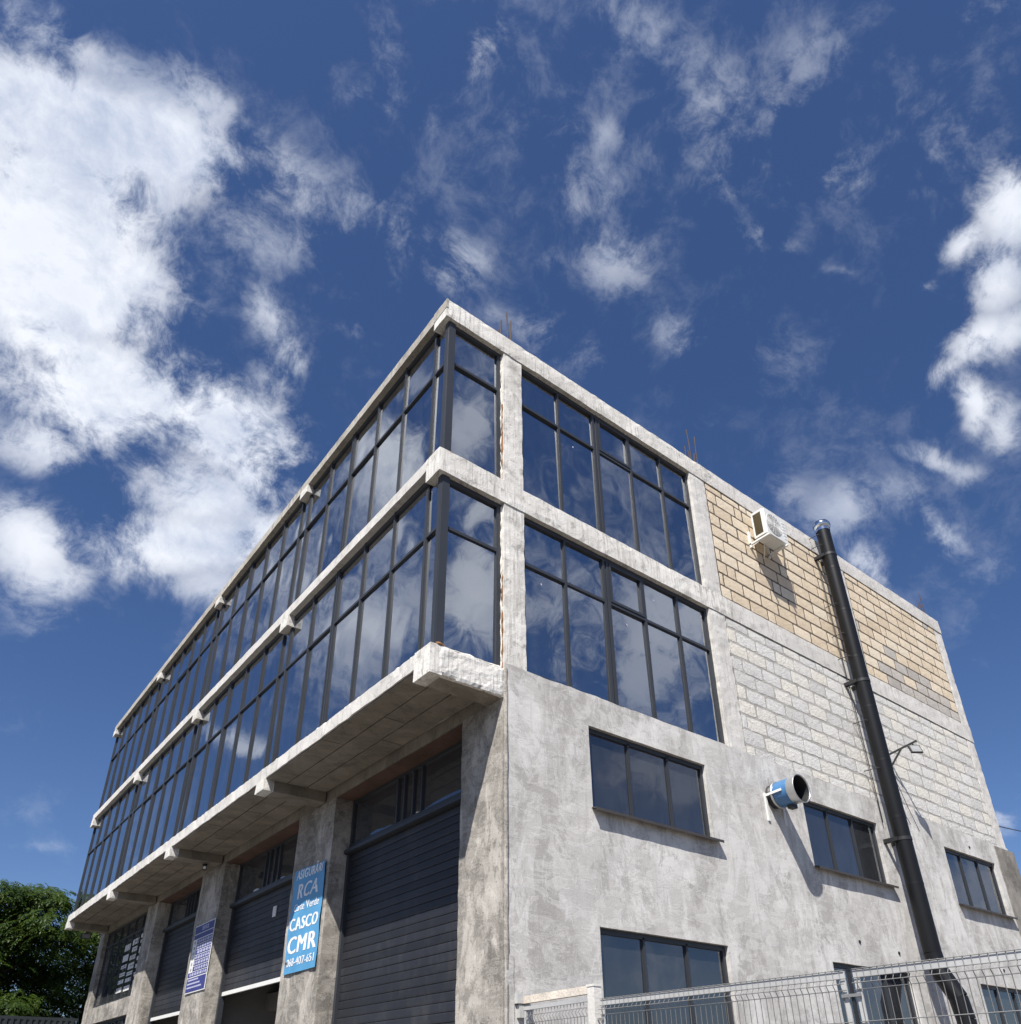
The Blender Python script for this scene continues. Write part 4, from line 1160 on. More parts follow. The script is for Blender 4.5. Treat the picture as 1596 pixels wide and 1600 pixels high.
# starter bars on the roof
rb = random.Random(12)
for cx_, ys, n_ in ((0.25, 0.25, 4), (4.75, 0.25, 6), (13.6, 0.25, 4)):
    for k in range(n_):
        x = cx_ + rb.uniform(-0.20, 0.20); y = ys - 0.08 + rb.uniform(-0.08, 0.12); h = rb.uniform(0.45, 0.95) if k else 0.95
        t_ = MB(); t_.tube([(x, y, 5.93), (x + rb.uniform(-.01, .01), y, 5.95 + h*0.6), (x + rb.uniform(-.03, .03), y, 5.95 + h)], 0.011, 6)
        t_.build('starter_bar', M_REBAR, BLD)

# sealing foam and lime smears round the corner lights
def bead(pts, r0, mat, name, seed):
    t_ = MB(); o = []; rr = []
    for i in range(len(pts) - 1):
        A, B = Vector(pts[i]), Vector(pts[i+1]); n = max(2, int((B - A).length / 0.03))
        for k in range(n):
            p = A.lerp(B, k / n); j = mnoise.noise_vector(p * 14 + Vector((seed, 0, 0))) * 0.010
            o.append(p + j); rr.append(max(0.003, r0 * (1.0 + 1.4 * mnoise.noise(p * 9 + Vector((0, seed, 0))))))
    t_.tube(o, rr, 6); return t_.build(name, mat, BLD)
for z0, z1, s_ in ((0.02, 2.58, 1), (3.02, 5.56, 2)):
    bead([(-0.002, 0.075, z0), (-0.002, 0.075, z1)], 0.010, M_FOAMW, 'sealing_bead', s_)
    bead([(0.004, 0.055, z0 + 0.0), (0.004, 0.055, z0 + 1.5)], 0.013, M_FOAM, 'sealing_foam', s_ + 4)
bead([(-0.96, 0.05, 0.015), (-0.02, 0.04, 0.015)], 0.013, M_FOAMW, 'lime_smear', 8)
bead([(-1.02, 0.03, 3.01), (-0.4, 0.05, 3.012), (-0.01, 0.05, 3.012)], 0.012, M_FOAM, 'sealing_foam', 9)
bead([(-0.99, 0.02, 0.01), (-0.84, 0.03, 0.01)], 0.016, M_FOAM, 'sealing_foam', 10)
bead([(-1.02, 0.35, 0.008), (-1.02, 4.0, 0.008), (-1.02, 9.0, 0.008)], 0.012, M_FOAMW, 'lime_smear', 11)
# plug holes drilled in the render
hr = random.Random(3)
for (x, z) in ((5.75, -0.28), (5.62, -0.30), (11.9, -0.22), (6.9, -2.55), (8.05, -2.62), (11.9, -2.6)):
    h_ = MB(); h_.tube([(x, -0.012, z), (x + 0.004, 0.03, z)], 0.028, 8); h_.build('plug_hole', M_BLACKPL, BLD)


# ------------------------------------------------------------------ things fixed to the facade
# air conditioner
AC = empty('air_conditioner', (6.2, 0.0, 4.62), 'white outdoor air conditioner unit on brackets high on the yellow block wall', 'air conditioner')
ax0, ax1, ay0, ay1, az0, az1 = 5.87, 6.56, -0.405, -0.125, 4.685, 5.275
b_ = MB(); b_.box(ax0 + 0.03, ax1, ay0 + 0.02, ay1, az0, az1); b_.build('casing', M_WHITE, AC, 0.012)
b_ = MB()                                                       # open coil side with its frame
b_.box(ax0, ax0 + 0.03, ay0 + 0.02, ay0 + 0.075, az0, az1); b_.box(ax0, ax0 + 0.03, ay1 - 0.03, ay1, az0, az1)
b_.box(ax0, ax0 + 0.03, ay0 + 0.075, ay1 - 0.03, az0, az0 + 0.045); b_.box(ax0, ax0 + 0.03, ay0 + 0.075, ay1 - 0.03, az1 - 0.05, az1)
b_.build('side_frame', M_WHITE, AC, 0.004)
b_ = MB(); b_.box(ax0 + 0.018, ax0 + 0.0295, ay0 + 0.076, ay1 - 0.031, az0 + 0.046, az1 - 0.051)
coil = b_.build('coil', M_FIN, AC)
b_ = MB()
for k in range(22):
    z = az0 + 0.06 + k * 0.0218
    b_.box(ax0 + 0.008, ax0 + 0.017, ay0 + 0.077, ay1 - 0.032, z, z + 0.004)
b_.build('coil_guard', M_FIN, coil)
b_ = MB(); b_.box(ax0 + 0.02, ax1 - 0.004, ay0, ay0 + 0.02, az0 + 0.004, az1 - 0.004)
fp = b_.build('front_panel', M_WHITE, AC, 0.006)
fx, fz, fr0 = ax0 + 0.275, (az0 + az1)/2, 0.232
b_ = MB(); b_.tube([(fx, ay0 - 0.003, fz), (fx, ay0 + 0.004, fz)], fr0, 40); b_.build('fan_opening', M_SHADE, fp)
b_ = MB()
for k in range(12):
    rr = 0.03 + (fr0 - 0.03) * k / 11
    pts = [(fx + rr*math.cos(a), ay0 - 0.016 + 0.010*(rr/fr0)**2, fz + rr*math.sin(a)) for a in [2*math.pi*q/36 for q in range(37)]]
    b_.tube(pts, 0.0035, 5, False)
for k in range(8):
    a = math.pi * k / 8
    b_.tube([(fx - fr0*math.cos(a), ay0 - 0.007, fz - fr0*math.sin(a)), (fx, ay0 - 0.018, fz), (fx + fr0*math.cos(a), ay0 - 0.007, fz + fr0*math.sin(a))], 0.004, 5)
b_.build('fan_grille', M_WHITE, fp)
b_ = MB()
for k in range(5):
    a = 2*math.pi*k/5
    u_ = Vector((math.cos(a), 0, math.sin(a))); v_ = Vector((-math.sin(a), 0, math.cos(a)))
    c0 = Vector((fx, ay0 - 0.0035, fz))
    b_.quad_mesh([c0 + u_*0.04 - v_*0.02, c0 + u_*0.2 - v_*0.05, c0 + u_*0.2 + v_*0.07 + Vector((0,-0.003,0)), c0 + u_*0.04 + v_*0.03], [(3,2,1,0)])
b_.build('fan_blades', M_GALVD, fp)
for k in range(6):
    b_ = MB(); z = az0 + 0.10 + k * 0.075; b_.box(ax1 - 0.13, ax1 - 0.03, ay0 - 0.004, ay0 + 0.001, z, z + 0.03); b_.build('front_rib', M_WHITE, fp)
b_ = MB(); b_.box(ax1 - 0.15, ax1 + 0.006, ay0 + 0.015, ay1 - 0.005, az1, az1 + 0.010); b_.build('top_lid', M_WHITE, AC)
b_ = MB(); b_.box(ax1, ax1 + 0.05, ay0 + 0.10, ay1 - 0.03, az0 + 0.06, az0 + 0.30); b_.build('valve_cover', M_WHITE, AC, 0.008)
for x in (5.90, 6.47):
    b_ = MB(); b_.box(x - 0.018, x + 0.018, -0.43, 0.02, az0 - 0.055, az0 - 0.02); b_.box(x - 0.018, x + 0.018, -0.025, 0.021, az0 - 0.115, az0 + 0.26)
    b_.bar((x, -0.32, az0 - 0.05), (x, -0.01, az0 - 0.10), 0.012, 0.012)
    for y in (-0.36, -0.17): b_.tube([(x, y, az0 - 0.022), (x, y, az0 + 0.002)], 0.018, 10)
    b_.build('bracket', M_WHITE, AC)
b_ = MB(); b_.tube([(6.58, -0.22, 4.80), (6.68, -0.20, 4.86), (6.80, -0.13, 4.88), (6.92, -0.06, 4.86), (7.02, 0.0, 4.80), (7.05, 0.04, 4.77)], 0.020, 8); b_.build('pipe_run', M_OFFW, AC)
b_ = MB(); b_.tube([(6.12, -0.15, 4.69), (6.13, -0.14, 4.60), (6.16, -0.10, 4.50), (6.20, -0.04, 4.42)], 0.012, 7); b_.build('drain_hose', M_OFFW, AC)

# flue pipe
FL = empty('flue_pipe', (8.70, -0.51, G), 'tall matt black flue pipe running up the block wall with a shiny cap', 'flue')
axis = [Vector((8.395, -0.235, 6.02)), Vector((8.60, -0.285, -2.60))]
def at(t): return axis[0].lerp(axis[1], t)
segs = [0.0, 0.115, 0.235, 0.36, 0.485, 0.61, 0.735, 0.87, 1.0]
for k, (a, b) in enumerate(zip(segs[:-1], segs[1:])):
    p0, p1 = at(a), at(b)
    b_ = MB(); b_.tube([p0, p0.lerp(p1, 0.03), p0.lerp(p1, 0.97), p1], [0.144, 0.142, 0.142, 0.139], 28, False); b_.build('pipe_section', M_PIPE, FL)
    if k:
        b_ = MB(); b_.tube([p0 + Vector((0,0,0.022)), p0 - Vector((0,0,0.022))], 0.1445, 28); b_.build('joint_ring', M_PIPE, FL)
e0 = axis[1]; e1 = Vector((8.62, -0.30, -2.86)); e2 = Vector((8.68, -0.50, -3.34)); e3 = Vector((8.69, -0.51, -3.62))
b_ = MB(); b_.tube([e0, e1, e1.lerp(e2, 0.12)], 0.143, 24, False); b_.tube([e1.lerp(e2, 0.04), e1.lerp(e2, 0.94)], 0.147, 24, False); b_.tube([e1.lerp(e2, 0.9), e3], 0.144, 24, False)
b_.build('elbow', M_PIPE, FL)
b_ = MB(); b_.tube([e3, (8.70, -0.51, G)], 0.143, 24); b_.build('pipe_section', M_PIPE, FL)
tp = at(0.0); up = (axis[0] - axis[1]).normalized()
b_ = MB(); b_.tube([tp - up*0.02, tp + up*0.07], 0.148, 28, False)
b_.tube([tp + up*0.06, tp + up*0.085, tp + up*0.12, tp + up*0.17, tp + up*0.21, tp + up*0.225], [0.150, 0.168, 0.180, 0.178, 0.160, 0.12], 28); b_.build('cap', M_STEEL, FL)
for t in (0.075, 0.42, 0.78):
    p = at(t)
    b_ = MB(); b_.tube([p + up*0.03, p - up*0.03], 0.150, 24, False); b_.box(p.x - 0.17, p.x - 0.09, p.y + 0.02, 0.03, p.z - 0.035, p.z + 0.035); b_.box(p.x + 0.09, p.x + 0.15, p.y + 0.02, 0.03, p.z - 0.035, p.z + 0.035); b_.build('clamp', M_BLACKPL, FL)
for t in (0.02, 0.05, 0.22, 0.30, 0.36, 0.52, 0.63):
    p = at(t)
    b_ = MB(); b_.tube([(p.x - 0.06, p.y, p.z), (p.x - 0.21, p.y + 0.02, p.z + 0.01), (p.x - 0.20, 0.02, p.z + 0.02)], 0.008, 6); b_.build('wall_tie', M_BLACKPL, FL)
b_ = MB(); b_.tube([(8.26, -0.04, 5.4), (8.34, -0.04, 3.2), (8.39, -0.05, 1.6), (8.43, -0.05, 0.3), (8.46, -0.04, -0.35)], 0.009, 6); b_.build('pipe_shadow_line', M_BLACKPL, FL)  # thin dark line added for the narrow shadow strip beside the pipe

# exhaust fan
FN = empty('exhaust_fan', (5.22, 0.0, -0.55), 'blue round exhaust fan with silver rim sticking out of the rendered wall', 'fan')
fc = Vector((5.22, 0, -0.55))
def ring(pts, n=36):
    return MB().lathe_y(fc.x, fc.z, pts, n)
ring([(0.02, 0.185), (-0.10, 0.185), (-0.10, 0.17)]).build('wall_collar', M_BLACKPL, FN)
ring([(-0.085, 0.20), (-0.10, 0.215), (-0.125, 0.215), (-0.13, 0.20)]).build('rear_flange', M_GALV, FN)
ring([(-0.12, 0.17), (-0.125, 0.20), (-0.15, 0.205), (-0.36, 0.205), (-0.375, 0.198)]).build('housing', M_BLUEM, FN)
ring([(-0.365, 0.200), (-0.375, 0.205), (-0.44, 0.208), (-0.50, 0.222), (-0.514, 0.224), (-0.514, 0.212), (-0.50, 0.208)]).build('outlet_rim', M_GALV, FN)
ring([(-0.50, 0.209), (-0.44, 0.196), (-0.19, 0.192)]).build('outlet_throat', M_BLACKPL, FN)
b_ = MB(); b_.tube([(fc.x, -0.20, fc.z), (fc.x, -0.22, fc.z)], 0.193, 32); b_.build('dark_inside', M_BLACKPL, FN)
b_ = MB(); b_.tube([(fc.x, -0.22, fc.z), (fc.x, -0.34, fc.z), (fc.x, -0.37, fc.z)], [0.06, 0.06, 0.03], 18)
for k in range(7):
    a = 2*math.pi*k/7; u_ = Vector((math.cos(a), 0, math.sin(a))); v_ = Vector((-math.sin(a), 0, math.cos(a))); c0 = fc + Vector((0, -0.30, 0))
    b_.quad_mesh([c0 + u_*0.05 - v_*0.03 + Vector((0,0.03,0)), c0 + u_*0.18 - v_*0.05 + Vector((0,0.03,0)), c0 + u_*0.18 + v_*0.05 - Vector((0,0.03,0)), c0 + u_*0.05 + v_*0.03 - Vector((0,0.03,0))], [(0,1,2,3)])
b_.build('impeller', M_BLACKPL, FN)
b_ = MB(); b_.bar((fc.x - 0.215, 0.01, fc.z - 0.02), (fc.x - 0.215, -0.30, fc.z + 0.0), 0.016, 0.035); b_.box(fc.x - 0.235, fc.x - 0.19, -0.022, 0.012, fc.z - 0.42, fc.z + 0.02)
b_.build('bracket', M_WHITE, FN)
b_ = MB(); b_.bar((fc.x + 0.215, 0.01, fc.z - 0.02), (fc.x + 0.215, -0.30, fc.z), 0.016, 0.035); b_.box(fc.x + 0.19, fc.x + 0.235, -0.022, 0.012, fc.z - 0.42, fc.z + 0.02)
b_.build('bracket', M_WHITE, FN)
b_ = MB(); b_.box(fc.x - 0.04, fc.x + 0.09, -0.34, -0.24, fc.z - 0.255, fc.z - 0.19); b_.build('terminal_box', M_BLACKPL, FN, 0.006)

# floodlight on an arm
FD = empty('floodlight', (9.35, 0.0, 1.15), 'small floodlight on a black arm beside the flue pipe', 'floodlight')
b_ = MB(); b_.bar((9.35, 0.03, 1.17), (9.46, -0.56, 1.32), 0.03, 0.03); b_.bar((9.345, 0.03, 0.88), (9.40, -0.26, 1.235), 0.028, 0.028); b_.build('arm', M_BLACKPL, FD)
b_ = MB(); b_.box(9.32, 9.375, -0.02, 0.03, 0.80, 1.26); b_.build('wall_plate', M_BLACKPL, FD)
def lamp_head(parent, ctr, ex, ey, w, h, t):
    """flat lamp: face spanned by ex, ey"""
    ex = Vector(ex).normalized(); ey = Vector(ey).normalized(); n = ex.cross(ey).normalized(); c = Vector(ctr)
    def slab(mb, w, h, d0, d1):
        vs = [c + ex*(w/2*i) + ey*(h/2*j) + n*d for d in (d0, d1) for i, j in ((-1,-1),(1,-1),(1,1),(-1,1))]
        mb.quad_mesh(vs, [(3,2,1,0),(4,5,6,7),(0,1,5,4),(1,2,6,5),(2,3,7,6),(3,0,4,7)])
    k = MB(); slab(k, w, h, -t, 0); hd = k.build('lamp_head', M_BLACKPL, parent, 0.005)
    k = MB(); slab(k, w*0.82, h*0.80, -0.004, 0.004); k.build('lamp_glass', M_LAMPG, hd)
    k = MB(); slab(k, w*0.45, h*0.42, 0.0045, 0.007); k.build('led_plate', M_SHADE, hd)
    return hd
lamp_head(FD, (9.42, -0.52, 1.16), (0.86, -0.5, 0.05), (0.15, 0.30, 0.95), 0.24, 0.19, 0.035)
b_ = MB(); b_.bar((9.44, -0.47, 1.295), (9.43, -0.49, 1.20), 0.02, 0.02); b_.build('yoke', M_BLACKPL, FD)
b_ = MB(); b_.tube([(9.36, 0.0, 0.82), (9.44, -0.03, 0.5), (9.62, -0.03, 0.10), (9.84, -0.02, -0.26)], 0.006, 5); b_.tube([(9.36, 0.0, 0.8), (9.37, -0.03, 0.35), (9.42, -0.03, -0.05), (9.55, -0.02, -0.18)], 0.006, 5); b_.build('loose_cable', M_BLACKPL, FD)

LL = empty('soffit_lamp', (-0.45, 19.42, -0.39), 'square lamp in a black frame hanging under the far end of the cantilever', 'lamp')
lamp_head(LL, (-0.45, 19.42, -0.47), (1, 0.0, 0), (0.0, 0.15, 1), 0.26, 0.155, 0.05)
b_ = MB(); b_.box(-0.50, -0.40, 19.20, 19.45, -0.405, -0.388); b_.build('mount', M_BLACKPL, LL)

SC = empty('security_camera', (-0.30, 9.76, -0.39), 'small dark security camera under the beam above the price board pillar', 'camera')
b_ = MB(); b_.tube([(-0.28, 9.78, -0.385), (-0.28, 9.78, -0.41)], 0.05, 14); b_.tube([(-0.28, 9.78, -0.40), (-0.28, 9.77, -0.45)], 0.018, 8); b_.build('mount', M_BLACKPL, SC)
b_ = MB(); b_.tube([(-0.25, 9.86, -0.455), (-0.33, 9.60, -0.50)], 0.042, 14); b_.build('camera_body', M_BLACKPL, SC)
b_ = MB(); b_.tube([(-0.326, 9.614, -0.4975), (-0.335, 9.586, -0.5025)], 0.030, 14); b_.build('lens', M_WHITE, SC)

# ------------------------------------------------------------------ banner and price board
def wrinkle(y, z, k=1.0):
    return k * (0.010 * mnoise.noise(Vector((y*2.2, z*3.0, 4))) + 0.011 * abs(math.sin((y*0.75 + z)*4.2)) ** 6 + 0.004 * mnoise.noise(Vector((y*8, z*8, 1))))
BN = empty('advertising_banner', (-0.03, 5.06, -2.95), 'blue vinyl banner with white insurance lettering on the pillar between two roller doors', 'banner')
y0, y1, z0, z1 = 4.50, 5.63, -2.95, -1.345
b_ = MB(); vs = []; fs = []; ny, nz = 30, 44
for lay_ in (0, 1):
    for k in range(nz + 1):
        for i in range(ny + 1):
            y = y0 + (y1 - y0)*i/ny; z = z0 + (z1 - z0)*k/nz - 0.05*(1 - i/ny)*(k/nz)
            vs.append((-0.026 - wrinkle(y, z) + 0.003*lay_, y, z))
o = (ny+1)*(nz+1)
for k in range(nz):
    for i in range(ny):
        a = k*(ny+1)+i
        fs.append((a, a+ny+1, a+ny+2, a+1)); fs.append((o+a, o+a+1, o+a+ny+2, o+a+ny+1))
b_.quad_mesh(vs, fs, True)
b_.build('vinyl_sheet', M_BANNER, BN)
TX = Matrix(((0, 0, -1, 0), (-1, 0, 0, 0), (0, 1, 0, 0), (0, 0, 0, 1)))
def banner_line(s, y, z, size, bold, shear, sx, space=1.0, heavy=0.0, name='lettering'):
    Mx = Matrix.Translation((0, y, z)) @ TX
    t_ = text_obj(s, size, M_TXT, name, BN, Mx, bold, shear, 'CENTER', 0.0006, sx, space, heavy)
    for v in t_.data.vertices:
        v.co.x = -0.0285 - wrinkle(v.co.y, v.co.z) + v.co.x
    # follow the slight slope of the hung sheet
    for v in t_.data.vertices:
        v.co.z += 0.03 * (v.co.y - y0) / (y1 - y0) * ((v.co.z - z0) / (z1 - z0))
banner_line('ASIGURĂRI', 5.05, -1.475, 0.20, 0.0, 0.12, 0.88, 1.08, 0.006)
banner_line('RCA', 5.08, -1.745, 0.33, 0.0, 0.16, 1.15, 1.08, 0.012)
banner_line('Carte', 5.31, -1.985, 0.165, 0.0, 0.10, 1.05, 1.02, 0.004)
banner_line('Verde', 4.83, -1.985, 0.165, 0.0, 0.10, 1.05, 1.02, 0.004)
banner_line('CASCO', 5.07, -2.245, 0.265, 0.0, 0.0, 1.08, 1.08, 0.014)
banner_line('CMR', 5.08, -2.555, 0.36, 0.0, 0.0, 1.28, 1.12, 0.018)
banner_line('068-407-651', 5.05, -2.80, 0.165, 0.0, 0.0, 1.14, 1.05, 0.004)
b_ = MB(); b_.tube([(-0.034, 5.55, -2.785), (-0.040, 5.55, -2.785)], 0.022, 10); b_.build('eyelet', M_BLACKPL, BN)

PB = empty('price_board', (-0.02, 9.92, -2.81), 'white and navy price list board on the pillar by the far roller door', 'board')
y0p, y1p, z0p, z1p = 9.34, 10.50, -2.81, -1.50
b_ = MB(); b_.box(-0.024, -0.012, y0p, y1p, z0p, z1p); b_.build('backing_board', M_PAPER, PB)
rn = random.Random(8)
z = z1p - 0.02
b_ = MB(); b_.box(-0.0265, -0.0245, y0p + 0.02, y1p - 0.02, z - 0.15, z); h1 = b_.build('title_strip', M_NAVY, PB); z -= 0.165
text_obj('SERVICII', 0.11, M_LILAC, 'lettering', h1, Matrix.Translation((-0.0275, 9.86, z + 0.09)) @ TX, 0.003, 0, 'CENTER', 0.0004, 1.0)
b_ = MB(); b_.box(-0.0265, -0.0245, y0p + 0.02, y1p - 0.02, z - 0.09, z); b_.build('title_strip', M_NAVY, PB); z -= 0.11
for k in range(7):
    wide = k == 6
    b_ = MB(); b_.box(-0.0265, -0.0245, y0p + 0.02, y1p - (0.02 if wide else 0.26), z - 0.088, z); row = b_.build('price_row', M_NAVY, PB)
    b_ = MB()
    yy = y0p + 0.05
    while yy < y1p - (0.10 if wide else 0.34):
        w_ = rn.uniform(0.05, 0.12); b_.box(-0.0285, -0.0268, yy, yy + w_, z - 0.072, z - 0.018)
        b_.box(-0.0285, -0.0268, yy + w_ + 0.012, yy + w_ + 0.03, z - 0.060, z - 0.03); yy += w_ + 0.06
    b_.build('row_print', M_LILAC, row)
    if not wide:
        yc = y1p - 0.135
        b_ = MB()
        pts = [(yc + rn.uniform(0.03, 0.07)*math.cos(a), z - 0.045 + rn.uniform(0.02, 0.04)*math.sin(a)) for a in [2*math.pi*q/9 for q in range(9)]]
        b_.quad_mesh([(-0.0262, q[0], q[1]) for q in pts] + [(-0.0245, q[0], q[1]) for q in pts], [tuple(range(9))] + [(i, 9+i, 9+(i+1)%9, (i+1)%9) for i in range(9)])
        b_.build('picture', M_SHADE, PB)
    z -= 0.104
b_ = MB(); b_.box(-0.0265, -0.0245, y0p + 0.02, y1p - 0.02, z0p + 0.02, z - 0.005); ft = b_.build('footer_strip', M_NAVY, PB)
b_ = MB()
for k in range(3): b_.box(-0.0285, -0.0268, 9.80 - 0.12*k, 10.42, z - 0.06 - k*0.07, z - 0.03 - k*0.07)
b_.build('row_print', M_LILAC, ft)

# ------------------------------------------------------------------ wire fence
FE = empty('wire_fence', (0.2, -2.8, G), 'welded wire mesh fence with folded top in front of the rendered wall', 'fence')
def fxl(y): return 0.13 + (-1.17 - y) * 0.045
ZT = -3.85
b_ = MB(); b_.box(fxl(-1.13) - 0.045, fxl(-1.13) + 0.045, -1.185, -1.095, G, -3.735); b_.box(fxl(-1.13) - 0.05, fxl(-1.13) + 0.05, -1.19, -1.09, -3.735, -3.715); wp_ = b_.build('post', M_POSTW, FE); wp_['label'] = 'white painted square post with flaking top'
for y in (-3.56, -5.98):
    b_ = MB(); b_.box(fxl(y) - 0.010, fxl(y) + 0.010, y - 0.010, y + 0.010, G, -3.85); pk = b_.build('post', M_BLACKPL, FE)
    b_ = MB(); b_.box(fxl(y) - 0.013, fxl(y) + 0.013, y - 0.013, y + 0.013, -3.85, -3.842); b_.build('post_cap', M_BLACKPL, pk)
wm = {}
def wire_mesh(zb):
    if zb not in wm:
        k = MB(); k.tube([(0, 0, ZT + 0.012), (0, 0, ZT - 0.055), (-0.022, 0, ZT - 0.085), (0, 0, ZT - 0.125), (0, 0, zb)], 0.0030, 5, False)
        wm[zb] = k.mesh('vertical_wire', M_WIRE)
    return wm[zb]
for (ya, yb) in ((-1.215, -3.53), (-3.59, -5.94)):
    k = MB(); k.bar((fxl(ya), ya, ZT - 0.024), (fxl(yb), yb, ZT - 0.024), 0.012, 0.048)
    k.bar((fxl(ya), ya - 0.022, ZT - 0.048), (fxl(ya), ya - 0.022, G + 0.12), 0.012, 0.04, (0, 1, 0)); k.bar((fxl(yb), yb + 0.022, ZT - 0.048), (fxl(yb), yb + 0.022, G + 0.12), 0.012, 0.04, (0, 1, 0))
    k.bar((fxl(ya), ya, G + 0.12), (fxl(yb), yb, G + 0.12), 0.012, 0.05)
    fr_ = k.build('panel_frame', M_GALVD, FE)
    y = ya - 0.03
    while y > yb + 0.02:
        inst(wire_mesh(round(G + 0.1, 3)), 'vertical_wire', fr_, (fxl(y) - 0.010, y, 0)); y -= 0.05
    for z, dx in ((ZT + 0.005, 0), (ZT - 0.05, 0), (ZT - 0.085, -0.022), (ZT - 0.125, 0), (ZT - 0.325, 0), (ZT - 0.525, 0), (ZT - 0.725, 0), (ZT - 1.1, 0), (ZT - 1.5, 0), (ZT - 1.9, 0)):
        k = MB(); k.tube([(fxl(ya) - 0.015 + dx, ya, z), (fxl(yb) - 0.015 + dx, yb, z)], 0.0032, 5); k.build('horizontal_wire', M_WIRE, fr_)
    for z in (ZT - 0.16, ZT - 0.5, ZT - 1.2):
        for yy in (ya, yb):
            k = MB(); k.bar((fxl(yy) - 0.02, yy - 0.04, z), (fxl(yy) - 0.02, yy + 0.04, z), 0.010, 0.02); k.build('panel_clip', M_WIRE, fr_)
# short old gate leaf between the wall and the white post
GT = empty('gate_leaf', (0.17, -0.55, G), 'short rusty topped wire gate leaf between the building corner and the white post', 'gate')
k = MB(); k.bar((0.20, -0.03, -3.755), (0.135, -1.09, -3.755), 0.05, 0.07); k.build('top_rail', M_RUSTW, GT)
k = MB(); k.bar((0.20, -0.05, -3.835), (0.135, -1.09, -3.835), 0.035, 0.035); k.bar((0.20, -0.07, -3.86), (0.20, -0.07, G + 0.1), 0.03, 0.03, (0,1,0)); k.bar((0.135, -1.06, -3.86), (0.135, -1.06, G + 0.1), 0.03, 0.03, (0,1,0)); gf = k.build('leaf_frame', M_GALVD, GT)
k = MB(); k.tube([(0, 0, -3.85), (0, 0, -3.90), (-0.03, 0, -3.93), (0, 0, -3.97), (0, 0, G + 0.12)], 0.003, 5, False); gm = k.mesh('vertical_wire', M_WIRE)
for i in range(20):
    y = -0.10 - i * 0.049; inst(gm, 'vertical_wire', gf, (0.195 + (y + 0.05) * 0.06, y, 0))
for z in (-3.90, -3.97, -4.15, -4.4, -4.8, -5.2, -5.6):
    k = MB(); k.tube([(0.197, -0.07, z), (0.137, -1.06, z)], 0.0032, 5); k.build('horizontal_wire', M_WIRE, gf)
k = MB(); k.box(0.10, 0.26, -0.06, 0.005, -3.79, -3.70); k.box(0.13, 0.23, -0.05, 0.004, -3.92, -3.80); k.build('hinge_plate', M_GALVD, GT)

# ------------------------------------------------------------------ far end of the street
SF = empty('sheet_fence', (-4.0, 20.1, G), 'tall dark corrugated sheet fence at the far corner of the building', 'fence')
k = MB(); k.box(-9.0, -0.02, 20.08, 20.14, -2.70, -2.62); k.build('top_rail', M_DARKF, SF)
sm_ = MB(); sm_.quad_mesh([(0, 0, G), (0.05, 0, G), (0.07, -0.03, G), (0.13, -0.03, G), (0.15, 0, G), (0, 0, -2.68), (0.05, 0, -2.68), (0.07, -0.03, -2.68), (0.13, -0.03, -2.68), (0.15, 0, -2.68)], [(i, i+1, i+6, i+5) for i in range(4)])
sme = sm_.mesh('sheet_rib', M_DARKF)
for i in range(59): inst(sme, 'sheet_rib', SF, (-8.95 + i * 0.15, 20.10, 0))

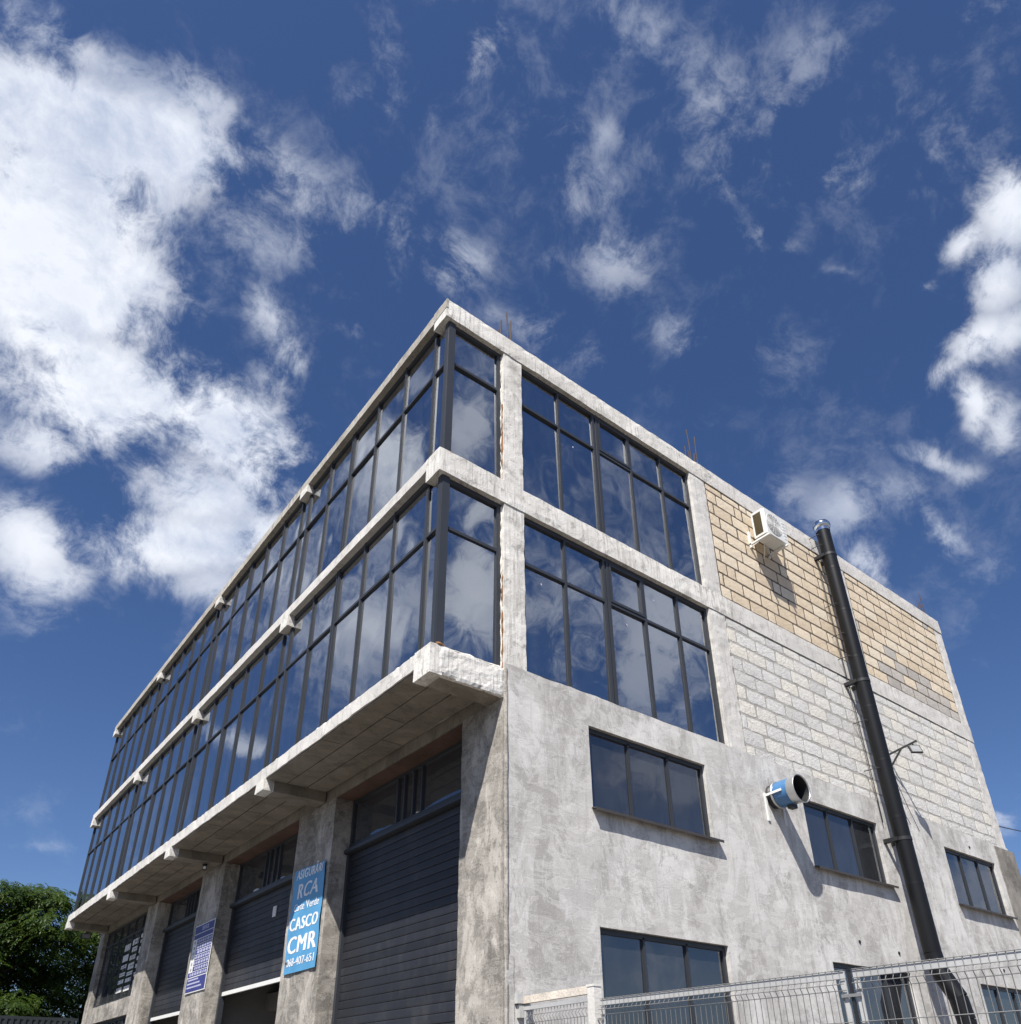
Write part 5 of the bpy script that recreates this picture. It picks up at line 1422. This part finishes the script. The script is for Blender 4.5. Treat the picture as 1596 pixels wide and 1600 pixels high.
def make_tree(name, base, height, crown_r, seed, n_spray, label, group, trunk_h=0.35):
    rnd = random.Random(seed)
    T = empty(name, base, label, 'tree', group)
    B = Vector(base)
    top = B + Vector((rnd.uniform(-.3, .3), rnd.uniform(-.3, .3), height * 0.9))
    tr = MB()
    pts = [B.lerp(top, t) + Vector((0.12*math.sin(5*t + seed), 0.10*math.cos(4*t), 0)) for t in [i/8 for i in range(9)]]
    tr.tube(pts, [0.20 * (1 - 0.85 * i/8) * height / 9 for i in range(9)], 9)
    clumps = []
    nb = 30
    for i in range(nb):
        t = trunk_h + (0.95 - trunk_h) * (i + rnd.random()) / nb
        p0 = B.lerp(top, t)
        a = i * 2.4 + rnd.uniform(-.5, .5)
        prof = math.sin(math.pi * min(1, (t - trunk_h) / (1 - trunk_h) * 0.80 + 0.16)) ** 0.7
        L = crown_r * prof * rnd.uniform(0.55, 1.0)
        p1 = p0 + Vector((math.cos(a)*L, math.sin(a)*L, height * rnd.uniform(0.02, 0.12)))
        tr.tube([p0, p0.lerp(p1, 0.5) + Vector((0, 0, -0.1)), p1], [0.06, 0.04, 0.012], 5)
        for q in (1.0, 0.72, 0.45):
            c = p0.lerp(p1, q) + Vector((rnd.uniform(-.35, .35), rnd.uniform(-.35, .35), rnd.uniform(-.2, .35)))
            clumps.append((c, rnd.uniform(0.45, 0.95) * crown_r / 3.0))
    tr.build('trunk', M_BARK, T)
    lv = MB(); V = []; F = []
    for s_ in range(n_spray):
        c, r_c = clumps[rnd.randrange(len(clumps))]
        d = Vector((rnd.gauss(0, 1), rnd.gauss(0, 1), rnd.gauss(0.35, 0.8))).normalized()
        p = c + Vector((d.x * r_c * 1.25, d.y * r_c * 1.25, d.z * r_c * 0.75)) * (rnd.random() ** 0.4)
        # a compound leaf: a drooping stalk with paired leaflets
        dirh = Vector((d.x + rnd.gauss(0, .4), d.y + rnd.gauss(0, .4), 0))
        if dirh.length < 1e-3: dirh = Vector((1, 0, 0))
        dirh.normalize()
        side = Vector((-dirh.y, dirh.x, 0))
        ln = rnd.uniform(0.30, 0.52); rise = rnd.uniform(0.1, 0.5); droop = rnd.uniform(0.5, 1.1)
        npair = 5
        for q in range(npair + 1):
            t = 0.25 + 0.75 * q / npair
            st = p + dirh * (ln * t) + Vector((0, 0, ln * (rise * t - droop * t * t)))
            slope = rise - 2 * droop * t
            fw = (dirh + Vector((0, 0, slope))).normalized()
            for sg in ((-1, 1) if q < npair else (0,)):
                ld = (side * sg + fw * (0.55 if sg else 1.0) + Vector((0, 0, -0.35))).normalized()
                w_ = fw.cross(ld)
                if w_.length < 1e-3 or sg == 0: wd = side
                else: wd = w_.normalized().cross(ld)
                ll = rnd.uniform(0.11, 0.17); lw = ll * 0.20
                b0 = st; m0 = st + ld * ll * 0.5; e_ = st + ld * ll
                o = len(V)
                V += [tuple(b0), tuple(m0 + wd * lw), tuple(e_), tuple(m0 - wd * lw)]
                F.append((o, o+1, o+2, o+3))
    lv.v = V; lv.f = F; lv.sm = [False] * len(F)
    cr = lv.build('crown', M_LEAF, T)
    return T
make_tree('leafy_tree', (-1.3, 28.2, G), 9.3, 3.1, 3, 9000, 'leafy green tree behind the far end of the building, nearest the frame edge', 'trees behind the far end of the building', 0.22)
make_tree('leafy_tree', (2.3, 30.5, G), 9.0, 3.0, 8, 5000, 'green tree half hidden behind the far corner of the building', 'trees behind the far end of the building', 0.22)
make_tree('leafy_tree', (-5.6, 29.5, G), 9.2, 3.2, 15, 5000, 'green tree left of the building, seen mostly as a reflection', 'trees behind the far end of the building', 0.22)

# ------------------------------------------------------------------ overhead cable at the right
UP = empty('utility_pole', (66.0, 14.2, G), 'concrete utility pole beyond the right edge holding the overhead cable', 'pole')
k = MB(); k.tube([(66.0, 14.2, G), (66.0, 14.2, 13.9)], [0.19, 0.12], 12); k.build('shaft', M_KERB, UP)
k = MB(); k.box(65.2, 66.8, 14.15, 14.25, 13.2, 13.3); k.build('cross_arm', M_GALVD, UP)
def wire(name, a, b, sag, r_, label):
    a, b = Vector(a), Vector(b)
    pts = [a.lerp(b, t) - Vector((0, 0, sag * 4 * t * (1 - t))) for t in [i/24 for i in range(25)]]
    k = MB(); k.tube(pts, r_, 5); o = k.build(name, M_BLACKPL)
    tag(o, label, 'cable'); return o
wire('overhead_cable', (13.9, 0.8, 1.05), (66.0, 14.2, 13.25), 0.25, 0.02, 'dark overhead cable leaving the far right corner of the building')
